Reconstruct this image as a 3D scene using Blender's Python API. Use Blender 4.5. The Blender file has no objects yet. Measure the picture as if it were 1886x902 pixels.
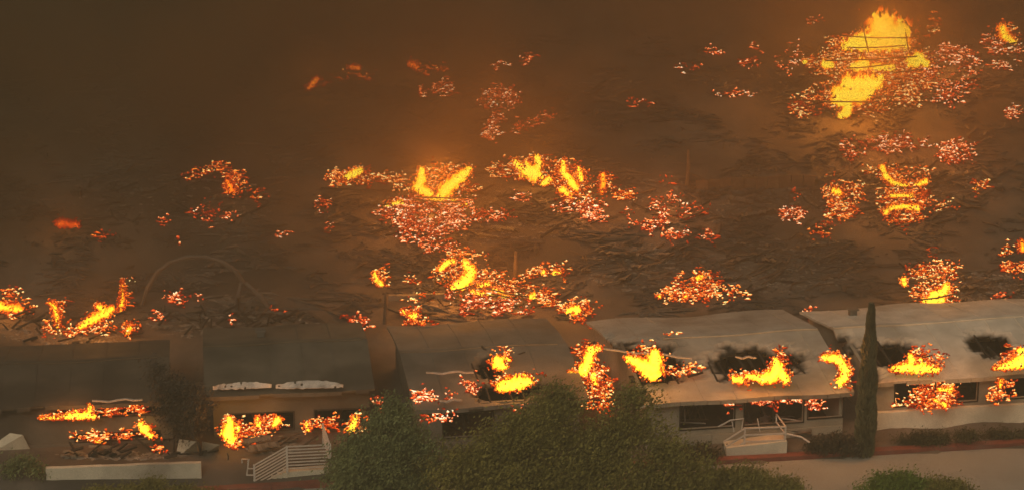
import bpy, bmesh, math, random
import numpy as np
from mathutils import Vector, Matrix, noise as mnoise

random.seed(7)
RNG = np.random.default_rng(7)
C = bpy.context.scene.collection
SC = bpy.context.scene

# ------------------------------------------------------------------ camera
F_PX = 4500.0
PITCH = math.radians(17.3)
CAM_Z = 33.7
cam_d = bpy.data.cameras.new('camera')
cam = bpy.data.objects.new('camera', cam_d)
C.objects.link(cam)
cam.location = (0, 0, CAM_Z)
cam.rotation_euler = (math.radians(90) - PITCH, 0, 0)
cam_d.sensor_width = 36
cam_d.lens = 36 * F_PX / 1886.0
cam_d.clip_start = 0.5
cam_d.clip_end = 9000
SC.camera = cam

# ------------------------------------------------------------------ sky, sun, exposure
SUN_EL, SUN_AZ = math.radians(38), math.radians(200)
w = bpy.data.worlds.new('World')
SC.world = w
w.use_nodes = True
nt = w.node_tree
nt.nodes.clear()
out = nt.nodes.new('ShaderNodeOutputWorld')
bg = nt.nodes.new('ShaderNodeBackground')
sky = nt.nodes.new('ShaderNodeTexSky')
sky.sky_type = 'NISHITA'
sky.sun_disc = False
sky.sun_elevation = SUN_EL
sky.sun_rotation = SUN_AZ
sky.dust_density = 4.0
pall = nt.nodes.new('ShaderNodeMix')          # the smoke pall filters the daylight brown
pall.data_type = 'RGBA'
pall.blend_type = 'MULTIPLY'
pall.inputs['Factor'].default_value = 1.0
pall.inputs['B'].default_value = (1.0, 0.93, 0.74, 1)
nt.links.new(sky.outputs[0], pall.inputs['A'])
nt.links.new(pall.outputs['Result'], bg.inputs['Color'])
bg.inputs['Strength'].default_value = 0.102
nt.links.new(bg.outputs[0], out.inputs['Surface'])

sun_d = bpy.data.lights.new('sun', 'SUN')
sun_d.energy = 0.9
sun_d.angle = math.radians(25)
sun_d.color = (1.0, 0.90, 0.72)
sun = bpy.data.objects.new('sun', sun_d)
C.objects.link(sun)
sun.rotation_euler = (math.radians(90) - SUN_EL, 0, math.radians(-20))

SC.view_settings.view_transform = 'Standard'
SC.view_settings.look = 'None'
SC.view_settings.gamma = 1
SC.view_settings.exposure = 0.0
SC.cycles.use_denoising = True
SC.cycles.max_bounces = 5
SC.cycles.diffuse_bounces = 2
SC.cycles.volume_bounces = 1
SC.cycles.volume_step_rate = 1.0
SC.cycles.volume_max_steps = 64
SC.cycles.sample_clamp_indirect = 4
SC.cycles.use_light_tree = True
GLOW = 0.62

# ------------------------------------------------------------------ pixel -> place helpers (photo is 1886 x 902)
cp, sp = math.cos(PITCH), math.sin(PITCH)


def ray(px, py):
    a, b = (px - 943) / F_PX, (451 - py) / F_PX
    return Vector((a, cp + b * sp, -sp + b * cp))


def P(px, py, z=0.0):
    d = ray(px, py)
    t = (z - CAM_Z) / d.z
    return Vector((d.x * t, d.y * t, z))


def V(px, py, Y):
    d = ray(px, py)
    t = Y / d.y
    return Vector((d.x * t, Y, CAM_Z + d.z * t))


KA, KB = P(500, 903), P(1886, 822)
KD = (KB - KA).normalized()
KN = Vector((-KD.y, KD.x, 0))
HILL0, HILLS = 95.5, 0.25


def behind(x, y):
    return (Vector((x, y, 0)) - KA).dot(KN)


def height(x, y):
    s = behind(x, y)
    if s < 0.1:
        z = -0.06
    else:
        z = 0.10 + 0.40 * min(1, max(0, (s - (.5 if x < 12.8 else 1.55)) / (.8 if x < 12.8 else .3)))
    t = y - HILL0
    if t > 0:
        z += HILLS * (t if t > 6 else t * t / 12 + t / 2 - 0) if t > 6 else HILLS * (t * t / 12)
        if t > 6:
            z -= HILLS * 3 - 0
    if y > 400:
        z = z - (y - 400) * HILLS * 0.9
    if s > 1.5:
        k = min(1, (s - 1.5) / 3)
        z += k * 0.10 * mnoise.noise(Vector((x * .5, y * .5, 0))) + k * 0.05 * mnoise.noise(Vector((x * 1.9, y * 1.9, 3)))
    return z


def Gd(px, py):
    d = ray(px, py)
    t = 60.0
    while t < 400:
        q = Vector((d.x * t, d.y * t, CAM_Z + d.z * t))
        if q.z <= height(q.x, q.y):
            break
        t += 1.0
    for _ in range(12):
        q = Vector((d.x * t, d.y * t, CAM_Z + d.z * t))
        t += (q.z - height(q.x, q.y)) / (sp + .1) * 0.7
    q = Vector((d.x * t, d.y * t, 0))
    q.z = height(q.x, q.y)
    return q


def pxm(p):
    return F_PX / (p - Vector((0, 0, CAM_Z))).length


# ------------------------------------------------------------------ materials
MATS = {}


def mat(name, base, rough=.85, var=.25, scale=1.5, bump=.3, spec=.3, metal=0.0, stain=None, stain_amt=.5, attr=None):
    if name in MATS:
        return MATS[name]
    m = bpy.data.materials.new(name)
    m.use_nodes = True
    n = m.node_tree.nodes
    l = m.node_tree.links
    b = n['Principled BSDF']
    tc = n.new('ShaderNodeTexCoord')
    no = n.new('ShaderNodeTexNoise')
    no.inputs['Scale'].default_value = scale
    no.inputs['Detail'].default_value = 6
    no.inputs['Roughness'].default_value = .65
    l.new(tc.outputs['Object'], no.inputs['Vector'])
    cr = n.new('ShaderNodeValToRGB')
    lo = [c * (1 - var) for c in base]
    hi = [min(1, c * (1 + var)) for c in base]
    cr.color_ramp.elements[0].position = .3
    cr.color_ramp.elements[0].color = (*lo, 1)
    cr.color_ramp.elements[1].position = .7
    cr.color_ramp.elements[1].color = (*hi, 1)
    l.new(no.outputs['Fac'], cr.inputs['Fac'])
    col = cr.outputs['Color']
    if stain:
        n2 = n.new('ShaderNodeTexNoise')
        n2.inputs['Scale'].default_value = scale * .35
        n2.inputs['Detail'].default_value = 8
        l.new(tc.outputs['Object'], n2.inputs['Vector'])
        r2 = n.new('ShaderNodeValToRGB')
        r2.color_ramp.elements[0].position = .5
        r2.color_ramp.elements[1].position = .68
        r2.color_ramp.elements[1].color = (stain_amt,) * 3 + (1,)
        l.new(n2.outputs['Fac'], r2.inputs['Fac'])
        mx = n.new('ShaderNodeMix')
        mx.data_type = 'RGBA'
        mx.inputs['B'].default_value = (*stain, 1)
        l.new(r2.outputs['Color'], mx.inputs['Factor'])
        l.new(col, mx.inputs['A'])
        col = mx.outputs['Result']
    if attr:
        at = n.new('ShaderNodeAttribute')
        at.attribute_name = attr
        mx = n.new('ShaderNodeMix')
        mx.data_type = 'RGBA'
        mx.inputs['B'].default_value = (.018, .015, .012, 1)
        l.new(at.outputs['Fac'], mx.inputs['Factor'])
        l.new(col, mx.inputs['A'])
        col = mx.outputs['Result']
    l.new(col, b.inputs['Base Color'])
    b.inputs['Roughness'].default_value = rough
    b.inputs['Specular IOR Level'].default_value = spec
    b.inputs['Metallic'].default_value = metal
    if bump:
        bp = n.new('ShaderNodeBump')
        bp.inputs['Strength'].default_value = bump
        bp.inputs['Distance'].default_value = .05
        n3 = n.new('ShaderNodeTexNoise')
        n3.inputs['Scale'].default_value = scale * 8
        n3.inputs['Detail'].default_value = 5
        l.new(tc.outputs['Object'], n3.inputs['Vector'])
        l.new(n3.outputs['Fac'], bp.inputs['Height'])
        l.new(bp.outputs['Normal'], b.inputs['Normal'])
    MATS[name] = m
    return m


def glow_mat(name, stops, strength, nscale, namp):
    m = bpy.data.materials.new(name)
    m.use_nodes = True
    n = m.node_tree.nodes
    l = m.node_tree.links
    n.clear()
    o = n.new('ShaderNodeOutputMaterial')
    e = n.new('ShaderNodeEmission')
    at = n.new('ShaderNodeAttribute')
    at.attribute_name = 'burn_heat'
    tc = n.new('ShaderNodeTexCoord')
    no = n.new('ShaderNodeTexNoise')
    no.inputs['Scale'].default_value = nscale
    no.inputs['Detail'].default_value = 5
    l.new(tc.outputs['Object'], no.inputs['Vector'])
    ma = n.new('ShaderNodeMath')
    ma.operation = 'MULTIPLY_ADD'
    ma.inputs[1].default_value = namp
    l.new(no.outputs['Fac'], ma.inputs[0])
    m2 = n.new('ShaderNodeMath')
    m2.operation = 'SUBTRACT'
    m2.inputs[1].default_value = namp * .5
    l.new(at.outputs['Fac'], ma.inputs[2])
    l.new(ma.outputs[0], m2.inputs[0])
    cr = n.new('ShaderNodeValToRGB')
    els = cr.color_ramp.elements
    els[0].position, els[0].color = stops[0][0], (*stops[0][1], 1)
    els[1].position, els[1].color = stops[-1][0], (*stops[-1][1], 1)
    for p, c in stops[1:-1]:
        x = els.new(p)
        x.color = (*c, 1)
    l.new(m2.outputs[0], cr.inputs['Fac'])
    l.new(cr.outputs['Color'], e.inputs['Color'])
    e.inputs['Strength'].default_value = strength
    l.new(e.outputs[0], o.inputs['Surface'])
    m.cycles.emission_sampling = 'NONE'
    return m


M_FLAME = glow_mat('flame_gas', [(0.0, (.10, .004, .0)), (.18, (.33, .018, .0)), (.36, (.95, .14, .005)), (.52, (1, .33, .01)),
                                 (.66, (1, .60, .02)), (1.0, (1, .72, .045))], 2.7, 4.0, .32)
M_EMBER = glow_mat('glowing_coal', [(0.0, (.02, .001, .0)), (.2, (.22, .010, .001)), (.42, (.70, .06, .008)), (.60, (1, .27, .06)),
                                    (.80, (1, .56, .24)), (1.0, (1, .80, .50))], 2.6, 9.0, .35)
M_HOT = glow_mat('blazing_coal', [(0.0, (.03, .001, .0)), (.2, (.30, .014, .001)), (.42, (.85, .10, .006)), (.60, (1, .32, .03)),
                                  (.80, (1, .66, .22)), (1.0, (1, .82, .30))], 2.4, 9.0, .4)

M_GROUND = mat('ash_ground', (.13, .105, .08), var=.45, scale=.35, bump=.6, stain=(.04, .033, .027), stain_amt=.75)
M_ROAD = mat('road_asphalt', (.31, .29, .24), var=.12, scale=.5, bump=.15, rough=.75)
M_RED = mat('red_curb_paint', (.21, .065, .042), var=.3, scale=2.2, bump=.2, stain=(.2, .15, .12), stain_amt=.4)
M_CONC = mat('weathered_concrete', (.62, .56, .43), var=.14, scale=1.2, stain=(.16, .13, .1), stain_amt=.6)
M_CHAR = mat('charred_wood', (.035, .028, .022), var=.5, scale=5, bump=.8)
M_WOOD = mat('scorched_wood', (.12, .085, .055), var=.5, scale=3, bump=.6)
M_SHEET = mat('sooty_sheet_metal', (.17, .155, .13), var=.3, scale=1.4, metal=.3, rough=.6, stain=(.06, .05, .04), stain_amt=.8)
M_WHITE = mat('white_railing_paint', (.56, .51, .44), var=.12, scale=3, bump=.05, rough=.5)
M_BARK = mat('bark', (.07, .055, .04), var=.4, scale=4, bump=.8)


def leafmat(name, c):
    m = mat(name, c, var=.45, scale=1.3, bump=0, rough=.7)
    return m


def roofmat(name, c):
    return mat(name, c, var=.2, scale=1.1, bump=.15, rough=.75, stain=tuple(x * .4 for x in c), stain_amt=.65, attr='char')


# ------------------------------------------------------------------ object helpers
def mesh_obj(name, verts, faces, m, parent=None, smooth=False, attrs=None):
    me = bpy.data.meshes.new(name)
    me.from_pydata([tuple(v) for v in verts], [], faces)
    if attrs:
        for k, arr in attrs.items():
            a = me.attributes.new(k, 'FLOAT', 'POINT')
            a.data.foreach_set('value', np.asarray(arr, dtype=np.float32))
    if smooth:
        me.polygons.foreach_set('use_smooth', [True] * len(me.polygons))
    me.materials.append(m)
    me.update()
    o = bpy.data.objects.new(name, me)
    C.objects.link(o)
    if parent is not None:
        o.parent = parent
    return o


class MB:
    def __init__(s):
        s.v, s.f = [], []

    def add(s, v, f):
        b = len(s.v)
        s.v += [tuple(x) for x in v]
        s.f += [tuple(i + b for i in q) for q in f]

    def box(s, x0, x1, y0, y1, z0, z1):
        s.add([(x0, y0, z0), (x1, y0, z0), (x1, y1, z0), (x0, y1, z0), (x0, y0, z1), (x1, y0, z1), (x1, y1, z1), (x0, y1, z1)],
              [(0, 3, 2, 1), (4, 5, 6, 7), (0, 1, 5, 4), (1, 2, 6, 5), (2, 3, 7, 6), (3, 0, 4, 7)])

    def bar(s, a, b, w_, h_=None, roll=0):
        a, b = Vector(a), Vector(b)
        h_ = h_ or w_
        d = (b - a).normalized()
        up = Vector((0, 0, 1)) if abs(d.z) < .95 else Vector((0, 1, 0))
        sx = d.cross(up).normalized()
        uz = sx.cross(d)
        if roll:
            R_ = Matrix.Rotation(roll, 3, d)
            sx, uz = R_ @ sx, R_ @ uz
        sx, uz = sx * w_ / 2, uz * h_ / 2
        v = [a - sx - uz, a + sx - uz, a + sx + uz, a - sx + uz, b - sx - uz, b + sx - uz, b + sx + uz, b - sx + uz]
        s.add(v, [(0, 3, 2, 1), (4, 5, 6, 7), (0, 1, 5, 4), (1, 2, 6, 5), (2, 3, 7, 6), (3, 0, 4, 7)])

    def tube(s, pts, rad, n=7):
        rings = []
        pts = [Vector(p) for p in pts]
        b = len(s.v)
        for i, p in enumerate(pts):
            d = (pts[min(i + 1, len(pts) - 1)] - pts[max(i - 1, 0)]).normalized()
            up = Vector((0, 0, 1)) if abs(d.z) < .9 else Vector((1, 0, 0))
            a = d.cross(up).normalized()
            c = a.cross(d)
            r = rad[i] if isinstance(rad, (list, tuple)) else rad
            for k in range(n):
                t = 2 * math.pi * k / n
                s.v.append(tuple(p + a * math.cos(t) * r + c * math.sin(t) * r))
        for i in range(len(pts) - 1):
            for k in range(n):
                k2 = (k + 1) % n
                s.f.append((b + i * n + k, b + i * n + k2, b + (i + 1) * n + k2, b + (i + 1) * n + k))
        s.f.append(tuple(b + k for k in range(n))[::-1])
        s.f.append(tuple(b + (len(pts) - 1) * n + k for k in range(n)))

    def build(s, name, m, parent=None, smooth=False):
        return mesh_obj(name, s.v, s.f, m, parent, smooth)


def tag(o, label=None, cat=None, group=None, kind=None):
    if label:
        o['label'] = label
    if cat:
        o['category'] = cat
    if group:
        o['group'] = group
    if kind:
        o['kind'] = kind
    return o


def thing(name, loc, label, cat, group=None, rz=0):
    o = bpy.data.objects.new(name, None)
    o.empty_display_size = .3
    C.objects.link(o)
    o.location = loc
    o.rotation_euler = (0, 0, rz)
    return tag(o, label, cat, group)


def instances(tv, tf, mats_):
    """tv (n,3) template, tf faces, mats_ list of 4x4 -> stacked verts, faces"""
    tv = np.asarray(tv, float)
    n = len(tv)
    M = np.asarray(mats_)
    vh = np.hstack([tv, np.ones((n, 1))])
    v = np.einsum('kij,nj->kni', M, vh)[:, :, :3].reshape(-1, 3)
    f = []
    for k in range(len(M)):
        b = k * n
        f += [tuple(i + b for i in q) for q in tf]
    return v, f


# ------------------------------------------------------------------ ground, road, curb
def axis(a, b, step, lo, hi):
    xs = list(np.arange(a, b + 1e-6, step))
    s, x = step, b
    while x < hi:
        s *= 1.35
        x += s
        xs.append(x)
    s, x = step, a
    pre = []
    while x > lo:
        s *= 1.35
        x -= s
        pre.append(x)
    return pre[::-1] + xs


xs, ys = axis(-38, 38, .5, -3000, 3000), axis(62, 150, .5, -1500, 4000)
gv, gf = [], []
for y in ys:
    for x in xs:
        gv.append((x, y, height(x, y)))
nx = len(xs)
for j in range(len(ys) - 1):
    for i in range(nx - 1):
        a = j * nx + i
        gf.append((a, a + 1, a + nx + 1, a + nx))
tag(mesh_obj('ground', gv, gf, M_GROUND, smooth=True), kind='structure')


def along(s, n, z):
    p = KA + KD * s + KN * n
    return (p.x, p.y, z)


mb = MB()
L0, L1 = -120, 140
for i in range(52):
    a, b = L0 + i * 5, L0 + (i + 1) * 5
    mb.add([along(a, -9, 0), along(b, -9, 0), along(b, -.002, 0), along(a, -.002, 0)], [(0, 1, 2, 3)])
tag(mb.build('road', M_ROAD), kind='structure')
mb = MB()
for i in range(52):
    a, b = L0 + i * 5 + .01, L0 + (i + 1) * 5 - .01
    v = [along(a, 0, -.1), along(b, 0, -.1), along(b, .42, -.1), along(a, .42, -.1),
         along(a, .03, .15), along(b, .03, .15), along(b, .42, .15), along(a, .42, .15)]
    mb.add(v, [(0, 3, 2, 1), (4, 5, 6, 7), (0, 1, 5, 4), (1, 2, 6, 5), (2, 3, 7, 6), (3, 0, 4, 7)])
tag(mb.build('kerb', M_RED), kind='structure')

# ------------------------------------------------------------------ homes
INTER = mat('burned_interior', (.045, .036, .028), var=.5, scale=2, bump=.5)


def wall_holes(mb, W, z0, z1, y, t, holes):
    xs_ = sorted({0, W} | {h[0] for h in holes} | {h[1] for h in holes})
    zs_ = sorted({z0, z1} | {h[2] for h in holes} | {h[3] for h in holes})
    for i in range(len(xs_) - 1):
        for j in range(len(zs_) - 1):
            cx, cz = (xs_[i] + xs_[i + 1]) / 2, (zs_[j] + zs_[j + 1]) / 2
            if any(h[0] < cx < h[1] and h[2] < cz < h[3] for h in holes):
                continue
            mb.box(xs_[i], xs_[i + 1], y, y + t, zs_[j], zs_[j + 1])


def home(label, fl, fr, depth, eave, rise, roofc, wallc, burns, windows, ridge_at=.5, skirt=.0, nm='', vent=None, sag=.12, seed=1):
    """fl/fr: pixel of the front eave corners; burns: list of (u,v,ru,rv) roof holes in metres; windows (x0,x1,z0,z1)"""
    A, B = P(*fl, 2.2), P(*fr, 2.2)
    W = (B - A).length
    rz = math.atan2(B.y - A.y, B.x - A.x)
    rt = thing('mobile_home', (A.x, A.y, .5), label, 'house', 'mobile homes in the front row', rz)
    rm, wm = roofmat('roof_' + nm, roofc), mat('siding_' + nm, wallc, var=.15, scale=.9, stain=(.05, .04, .03), stain_amt=.7, bump=.2)
    ov = .3
    y0 = ov
    y1 = depth - ov
    # walls
    mb = MB()
    wall_holes(mb, W - 2 * ov, skirt, eave - .03, y0, .12, windows)
    mb.v = [(x + ov, y, z) for x, y, z in mb.v]
    # siding laps
    front = mb.build('wall', wm, rt)
    for xa in (ov, W - ov - .12):
        mb = MB()
        ym = depth * ridge_at
        mb.add([(xa, y0 + .125, -.35), (xa, y1, -.35), (xa, y1, eave - .05), (xa, ym, eave + rise - .12), (xa, y0 + .125, eave - .05),
                (xa + .12, y0 + .125, -.35), (xa + .12, y1, -.35), (xa + .12, y1, eave - .05), (xa + .12, ym, eave + rise - .12), (xa + .12, y0 + .125, eave - .05)],
               [(0, 1, 2, 3, 4), (9, 8, 7, 6, 5), (0, 5, 6, 1), (1, 6, 7, 2), (2, 7, 8, 3), (3, 8, 9, 4), (4, 9, 5, 0)])
        mb.build('gable_wall', wm, rt)
    mb = MB()
    mb.box(ov + .13, W - ov - .13, y1 - .12, y1, -.35, eave - .05)
    mb.build('back_wall', wm, rt)
    mb = MB()
    mb.box(ov + .13, W - ov - .13, y0 + .13, y1 - .13, -.1, .05)
    rr = random.Random(seed)
    for k in range(26):   # burned furniture and fallen framing
        x, y = rr.uniform(.8, W - .8), rr.uniform(.8, depth - 1)
        mb.bar((x, y, .1), (x + rr.uniform(-.8, .8), y + rr.uniform(-.8, .8), rr.uniform(.1, 1.4)), .08)
    mb.build('burned_interior', INTER, rt)
    if windows:
        for h in windows:
            mb = MB()
            f = .05
            a, b, c, d = h[0] + ov, h[1] + ov, h[2], h[3]
            yy = y0 - .025
            mb.box(a - f, b + f, yy, yy + .02, d, d + f)
            mb.box(a - f, b + f, yy, yy + .02, c - f, c)
            mb.box(a - f, a, yy, yy + .02, c + .001, d - .001)
            mb.box(b, b + f, yy, yy + .02, c + .001, d - .001)
            nmul = max(1, int((b - a) / 1.1))
            for q in range(1, nmul):
                x = a + (b - a) * q / nmul
                mb.bar((x, y0 + .06, c), (x + rr.uniform(-.06, .06), y0 + .06, d), .05)
            mb.build('window_frame', M_CHAR if rr.random() < .6 else wm, rt)
    if skirt > 0:
        mb = MB()
        n = int((W - 2 * ov) / 1.2)
        for i in range(n):
            a, b = ov + (W - 2 * ov) * i / n, ov + (W - 2 * ov) * (i + 1) / n
            mb.box(a + .006, b - .006, y0 - .03 - .02 * rr.random(), y0 + .05, -.3, skirt - .004)
        mb.build('skirting', mat('skirt_' + nm, tuple(min(1, c * 1.1) for c in wallc), var=.12, scale=1.1, stain=(.12, .1, .08), stain_amt=.5), rt)
    # roof grid with real burned-through holes
    step = .14
    nu, nv = int(W / step), int(depth / step)
    vs, ch, keep = [], [], []
    for j in range(nv + 1):
        for i in range(nu + 1):
            u, v = W * i / nu, depth * j / nv
            vr = depth * ridge_at
            z = eave + rise * (v / vr if v < vr else (depth - v) / (depth - vr))
            best = 9
            for (bu, bv, ru, rv) in burns:
                d = math.hypot((u - bu) / ru, (v - bv) / rv) + .5 * mnoise.noise(Vector((u * 1.3, v * 1.3, seed * 7))) + .38 * mnoise.noise(Vector((u * 4, v * 4, seed)))
                best = min(best, d)
            z -= .25 * max(0, 1.6 - best) if best < 1.6 else 0
            z += sag * mnoise.noise(Vector((u * .35, v * .35, seed))) - sag * .3
            vs.append((u, v, z))
            ch.append(max(0, min(1, (1.32 - best) / .22)))
            keep.append(best)
    fs = []
    for j in range(nv):
        for i in range(nu):
            q = (j * (nu + 1) + i, j * (nu + 1) + i + 1, (j + 1) * (nu + 1) + i + 1, (j + 1) * (nu + 1) + i)
            if sum(keep[t] for t in q) / 4 > 1:
                fs.append(q)
    used = sorted({t for q in fs for t in q})
    mp = {t: k for k, t in enumerate(used)}
    roof = mesh_obj('roof', [vs[t] for t in used], [tuple(mp[t] for t in q) for q in fs], rm, rt, attrs={'char': [ch[t] for t in used]})
    md = roof.modifiers.new('thick', 'SOLIDIFY')
    md.thickness = .09
    for (bu, bv, ru, rv) in burns:      # bare rafters across the hole
        k = -1.1
        while k < 1.15:
            x = bu + k * ru
            if .2 < x < W - .2:
                mb = MB()
                ya, yb = max(.3, bv - rv * 1.3), min(depth - .3, bv + rv * 1.3)
                if rr.random() < .4:
                    yb = ya + (yb - ya) * rr.uniform(.3, .8)
                vr = depth * ridge_at
                zf = lambda v: eave - .12 + rise * (v / vr if v < vr else (depth - v) / (depth - vr))
                mb.bar((x, ya, zf(ya)), (x + rr.uniform(-.1, .1), yb, zf(yb) - rr.uniform(0, .35)), .06, .12)
                mb.build('rafter', M_CHAR, rt)
            k += .42 / ru
    # seams of the roofing sheets and ridge
    mb = MB()

    def rz_(u, v):
        vr = depth * ridge_at
        z = eave + rise * (v / vr if v < vr else (depth - v) / (depth - vr))
        return z + sag * mnoise.noise(Vector((u * .35, v * .35, seed))) - sag * .3

    def ok(u, v):
        return all(math.hypot((u - b[0]) / b[2], (v - b[1]) / b[3]) > 1.45 for b in burns)
    uu = 1.2
    while uu < W - .3:
        for k in range(12):
            a, b = depth * k / 12, depth * (k + 1) / 12
            if ok(uu, a) and ok(uu, b) and ok(uu, (a + b) / 2):
                mb.bar((uu, a, rz_(uu, a) + .008), (uu, b, rz_(uu, b) + .008), .05, .022)
        uu += 1.22
    k = 0
    while k < W - .5:
        v = depth * ridge_at
        if ok(k, v) and ok(k + .5, v):
            mb.bar((k, v, rz_(k, v) + .02), (k + .5, v, rz_(k + .5, v) + .02), .22, .05)
        k += .5
    mb.build('roof_seams', rm, roof) if mb.v else None
    mb = MB()
    k = 0
    while k < W - .4:
        if rr.random() < .9:
            mb.bar((k, -.03, rz_(k, 0) - .07), (k + .48, -.03, rz_(k + .48, 0) - .07 + rr.uniform(-.01, .01)), .04, .15)
        k += .5
    mb.build('fascia', wm, roof)
    if vent:
        for (u, v) in vent:
            mb = MB()
            z = rz_(u, v)
            mb.box(u - .14, u + .14, v - .14, v + .14, z - .05, z + .22)
            mb.box(u - .2, u + .2, v - .2, v + .2, z + .222, z + .28)
            mb.build('roof_vent', M_SHEET, roof)
    rt['W'] = W
    del rt['W']
    return rt, A, W, rz


TAN, GREY, BROWN, OLIVE = (.66, .59, .47), (.40, .36, .29), (.10, .075, .05), (.13, .108, .075)
H1 = home('mobile home with pale tan roof and pale skirting behind the tall cypress', (1598, 706), (2150, 668), 8.4, 1.7, .75, TAN, (.42, .37, .28),
          [(1.6, 2.0, .95, .9), (5.6, 2.3, .7, .8), (-.1, 1.6, .7, 1.6)],
          [(.9, 4.1, .62, 1.5), (5.2, 7.2, .62, 1.5), (8.2, 10, .62, 1.5)], skirt=.3, nm='tan', vent=[(1.6, 6.6)], seed=3)
H2 = home('wide grey roofed mobile home burned through in two places above the right hand steps', (1178, 744), (1574, 718), 9.3, 1.7, .8, GREY, (.32, .28, .21),
          [(.9, 3.1, 1.1, 1.3), (4.9, 2.6, 1.5, .9), (-.6, 2.8, .8, 2.6)],
          [(1.3, 3.3, .5, 1.5), (3.7, 5.9, .5, 1.5), (6.1, 7.4, .6, 1.5)], skirt=.25, nm='grey', vent=[], seed=5)
H3 = home('dark roofed mobile home with torn white strips along its eave', (376, 728), (690, 714), 7.6, 1.7, .6, OLIVE, (.13, .11, .085),
          [], [(.5, 2.9, .12, .8), (3.7, 5.7, .12, .8)], skirt=.1, nm='olive', vent=[(2.2, 5.3)], seed=8)
H4 = home('mobile home with brown roof burning behind the big green tree', (762, 752), (1085, 734), 9.2, 1.7, .6, (.19, .16, .12), (.2, .17, .13),
          [(3.1, 2.9, .45, .8), (3.5, 1.1, 1.0, .7)], [(.8, 2.6, .4, 1.3)], skirt=.25, nm='brown', vent=[], seed=11)
H5 = home('mobile home with dark brown roof and two burning window bands at far left', (-260, 762), (312, 736), 6.6, 1.7, .5, BROWN, (.15, .125, .095),
          [(11.6, .6, .5, .5)], [(6.6, 10.7, 1.08, 1.5), (7.2, 10.2, .14, .4), (1, 4, .5, 1.4)], skirt=.1, nm='dark', vent=[], seed=14)

# torn white awning strips lying along the eave of the dark roofed home
for k, (a, b, lab) in enumerate([((392, 716), (500, 712), 'torn white metal strip on the eave of the dark roof, the left and narrower one'),
                                 ((508, 714), (632, 712), 'torn white metal strip on the eave of the dark roof, the right and wider one')]):
    A_, B_ = P(*a, 2.36), P(*b, 2.36)
    vs, fs = [], []
    n = 30
    dr = (B_ - A_)
    nn = Vector((-dr.y, dr.x, 0)).normalized()
    for j in range(4):
        for i in range(n + 1):
            t = i / n
            wd = (.32 + .14 * k) * math.sin(math.pi * min(1, max(0.02, t))) ** .8 * (1 + .18 * mnoise.noise(Vector((t * 5, 0, k))))
            q = A_ + dr * t + nn * (wd * (j / 3)) - nn * .05
            vs.append((q.x, q.y, q.z + .05 * mnoise.noise(Vector((t * 14, j * 2, k + 4))) + .13 * j / 3))
    for j in range(3):
        for i in range(n):
            if mnoise.noise(Vector((i * .6, j * 1.2, k * 5 + 2))) > -.42:
                fs.append((j * (n + 1) + i, j * (n + 1) + i + 1, (j + 1) * (n + 1) + i + 1, (j + 1) * (n + 1) + i))
    o = mesh_obj('metal_strip', vs, fs, mat('bare_white_metal', (.62, .56, .48), var=.2, scale=3, rough=.5, stain=(.1, .08, .07), stain_amt=.7))
    md = o.modifiers.new('t', 'SOLIDIFY')
    md.thickness = .02
    tag(o, lab, 'metal strip', 'torn white strips on the eave')

for a, b, z, lab in [((170, 739), (262, 734), 2.36, 'pale fallen gutter strip along the eave at far left'),
                     ((785, 687), (872, 684), 2.75, 'short pale strip lying on the brown roof left of the round fire'),
                     ((1112, 643), (1275, 658), 3.15, 'long pink pole lying across the grey roof ridge beside the large fire'),
                     ((1355, 658), (1392, 657), 3.1, 'short pale strip on the grey roof ridge'),
                     ((810, 739), (850, 735), 2.4, 'small white strip by the eave above the big tree')]:
    mb = MB()
    A_, B_ = P(*a, z), P(*b, z)
    pts = [A_.lerp(B_, t / 6) + Vector((0, .04 * math.sin(t * 2.1), .03 * math.cos(t * 1.7))) for t in range(7)]
    for i in range(6):
        mb.bar(pts[i], pts[i + 1], .11, .04)
    tag(mb.build('roof_strip', mat('pale_strip', (.5, .42, .34), var=.2, scale=3)), lab, 'metal strip')

# ------------------------------------------------------------------ front walls, steps, railings
HR = math.atan2(KD.y, KD.x)


def frontbox(name, label, cat, pl, pr, z0, z1, depth, m, cap=None, lumps=False):
    A_, B_ = P(*pl, z1), P(*pr, z1)
    W = (B_ - A_).length
    rz = math.atan2(B_.y - A_.y, B_.x - A_.x)
    t = thing(name, (A_.x, A_.y, 0), label, cat, None, rz)
    mb = MB()
    n = max(2, int(W / .5))
    vs, fs = [], []
    for i in range(n + 1):
        x = W * i / n
        j = .03 * mnoise.noise(Vector((x, z1, 1)))
        for (yy, zz) in ((0, z0), (j, z1 + j), (depth, z1 + j), (depth, z0)):
            vs.append((x, yy, zz))
    for i in range(n):
        for k in range(4):
            k2 = (k + 1) % 4
            fs.append((i * 4 + k2, i * 4 + k, (i + 1) * 4 + k, (i + 1) * 4 + k2))
    fs += [(0, 1, 2, 3), (n * 4 + 3, n * 4 + 2, n * 4 + 1, n * 4)]
    mesh_obj('wall_face', vs, fs, m, t)
    if cap:
        mb.box(-.04, W + .04, -.05, depth + .05, z1 + .035, z1 + .1)
        mb.build('cap', cap, t)
    return t


frontbox('retaining_wall', 'low pale wall in front of the burning house at far left', 'wall', (84, 862), (370, 852), -.05, .85, .2, M_CONC)
frontbox('retaining_wall', 'low grey wall right of the railed landing beside the big tree', 'wall', (606, 842), (660, 838), -.05, .7, .2, M_CONC)
frontbox('retaining_wall', 'pale low wall running right behind the tall cypress', 'wall', (1614, 760), (2050, 734), -.05, .98, .2,
         mat('cream_wall', (.80, .74, .58), var=.12, scale=1.0, stain=(.2, .17, .12), stain_amt=.5))


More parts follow.
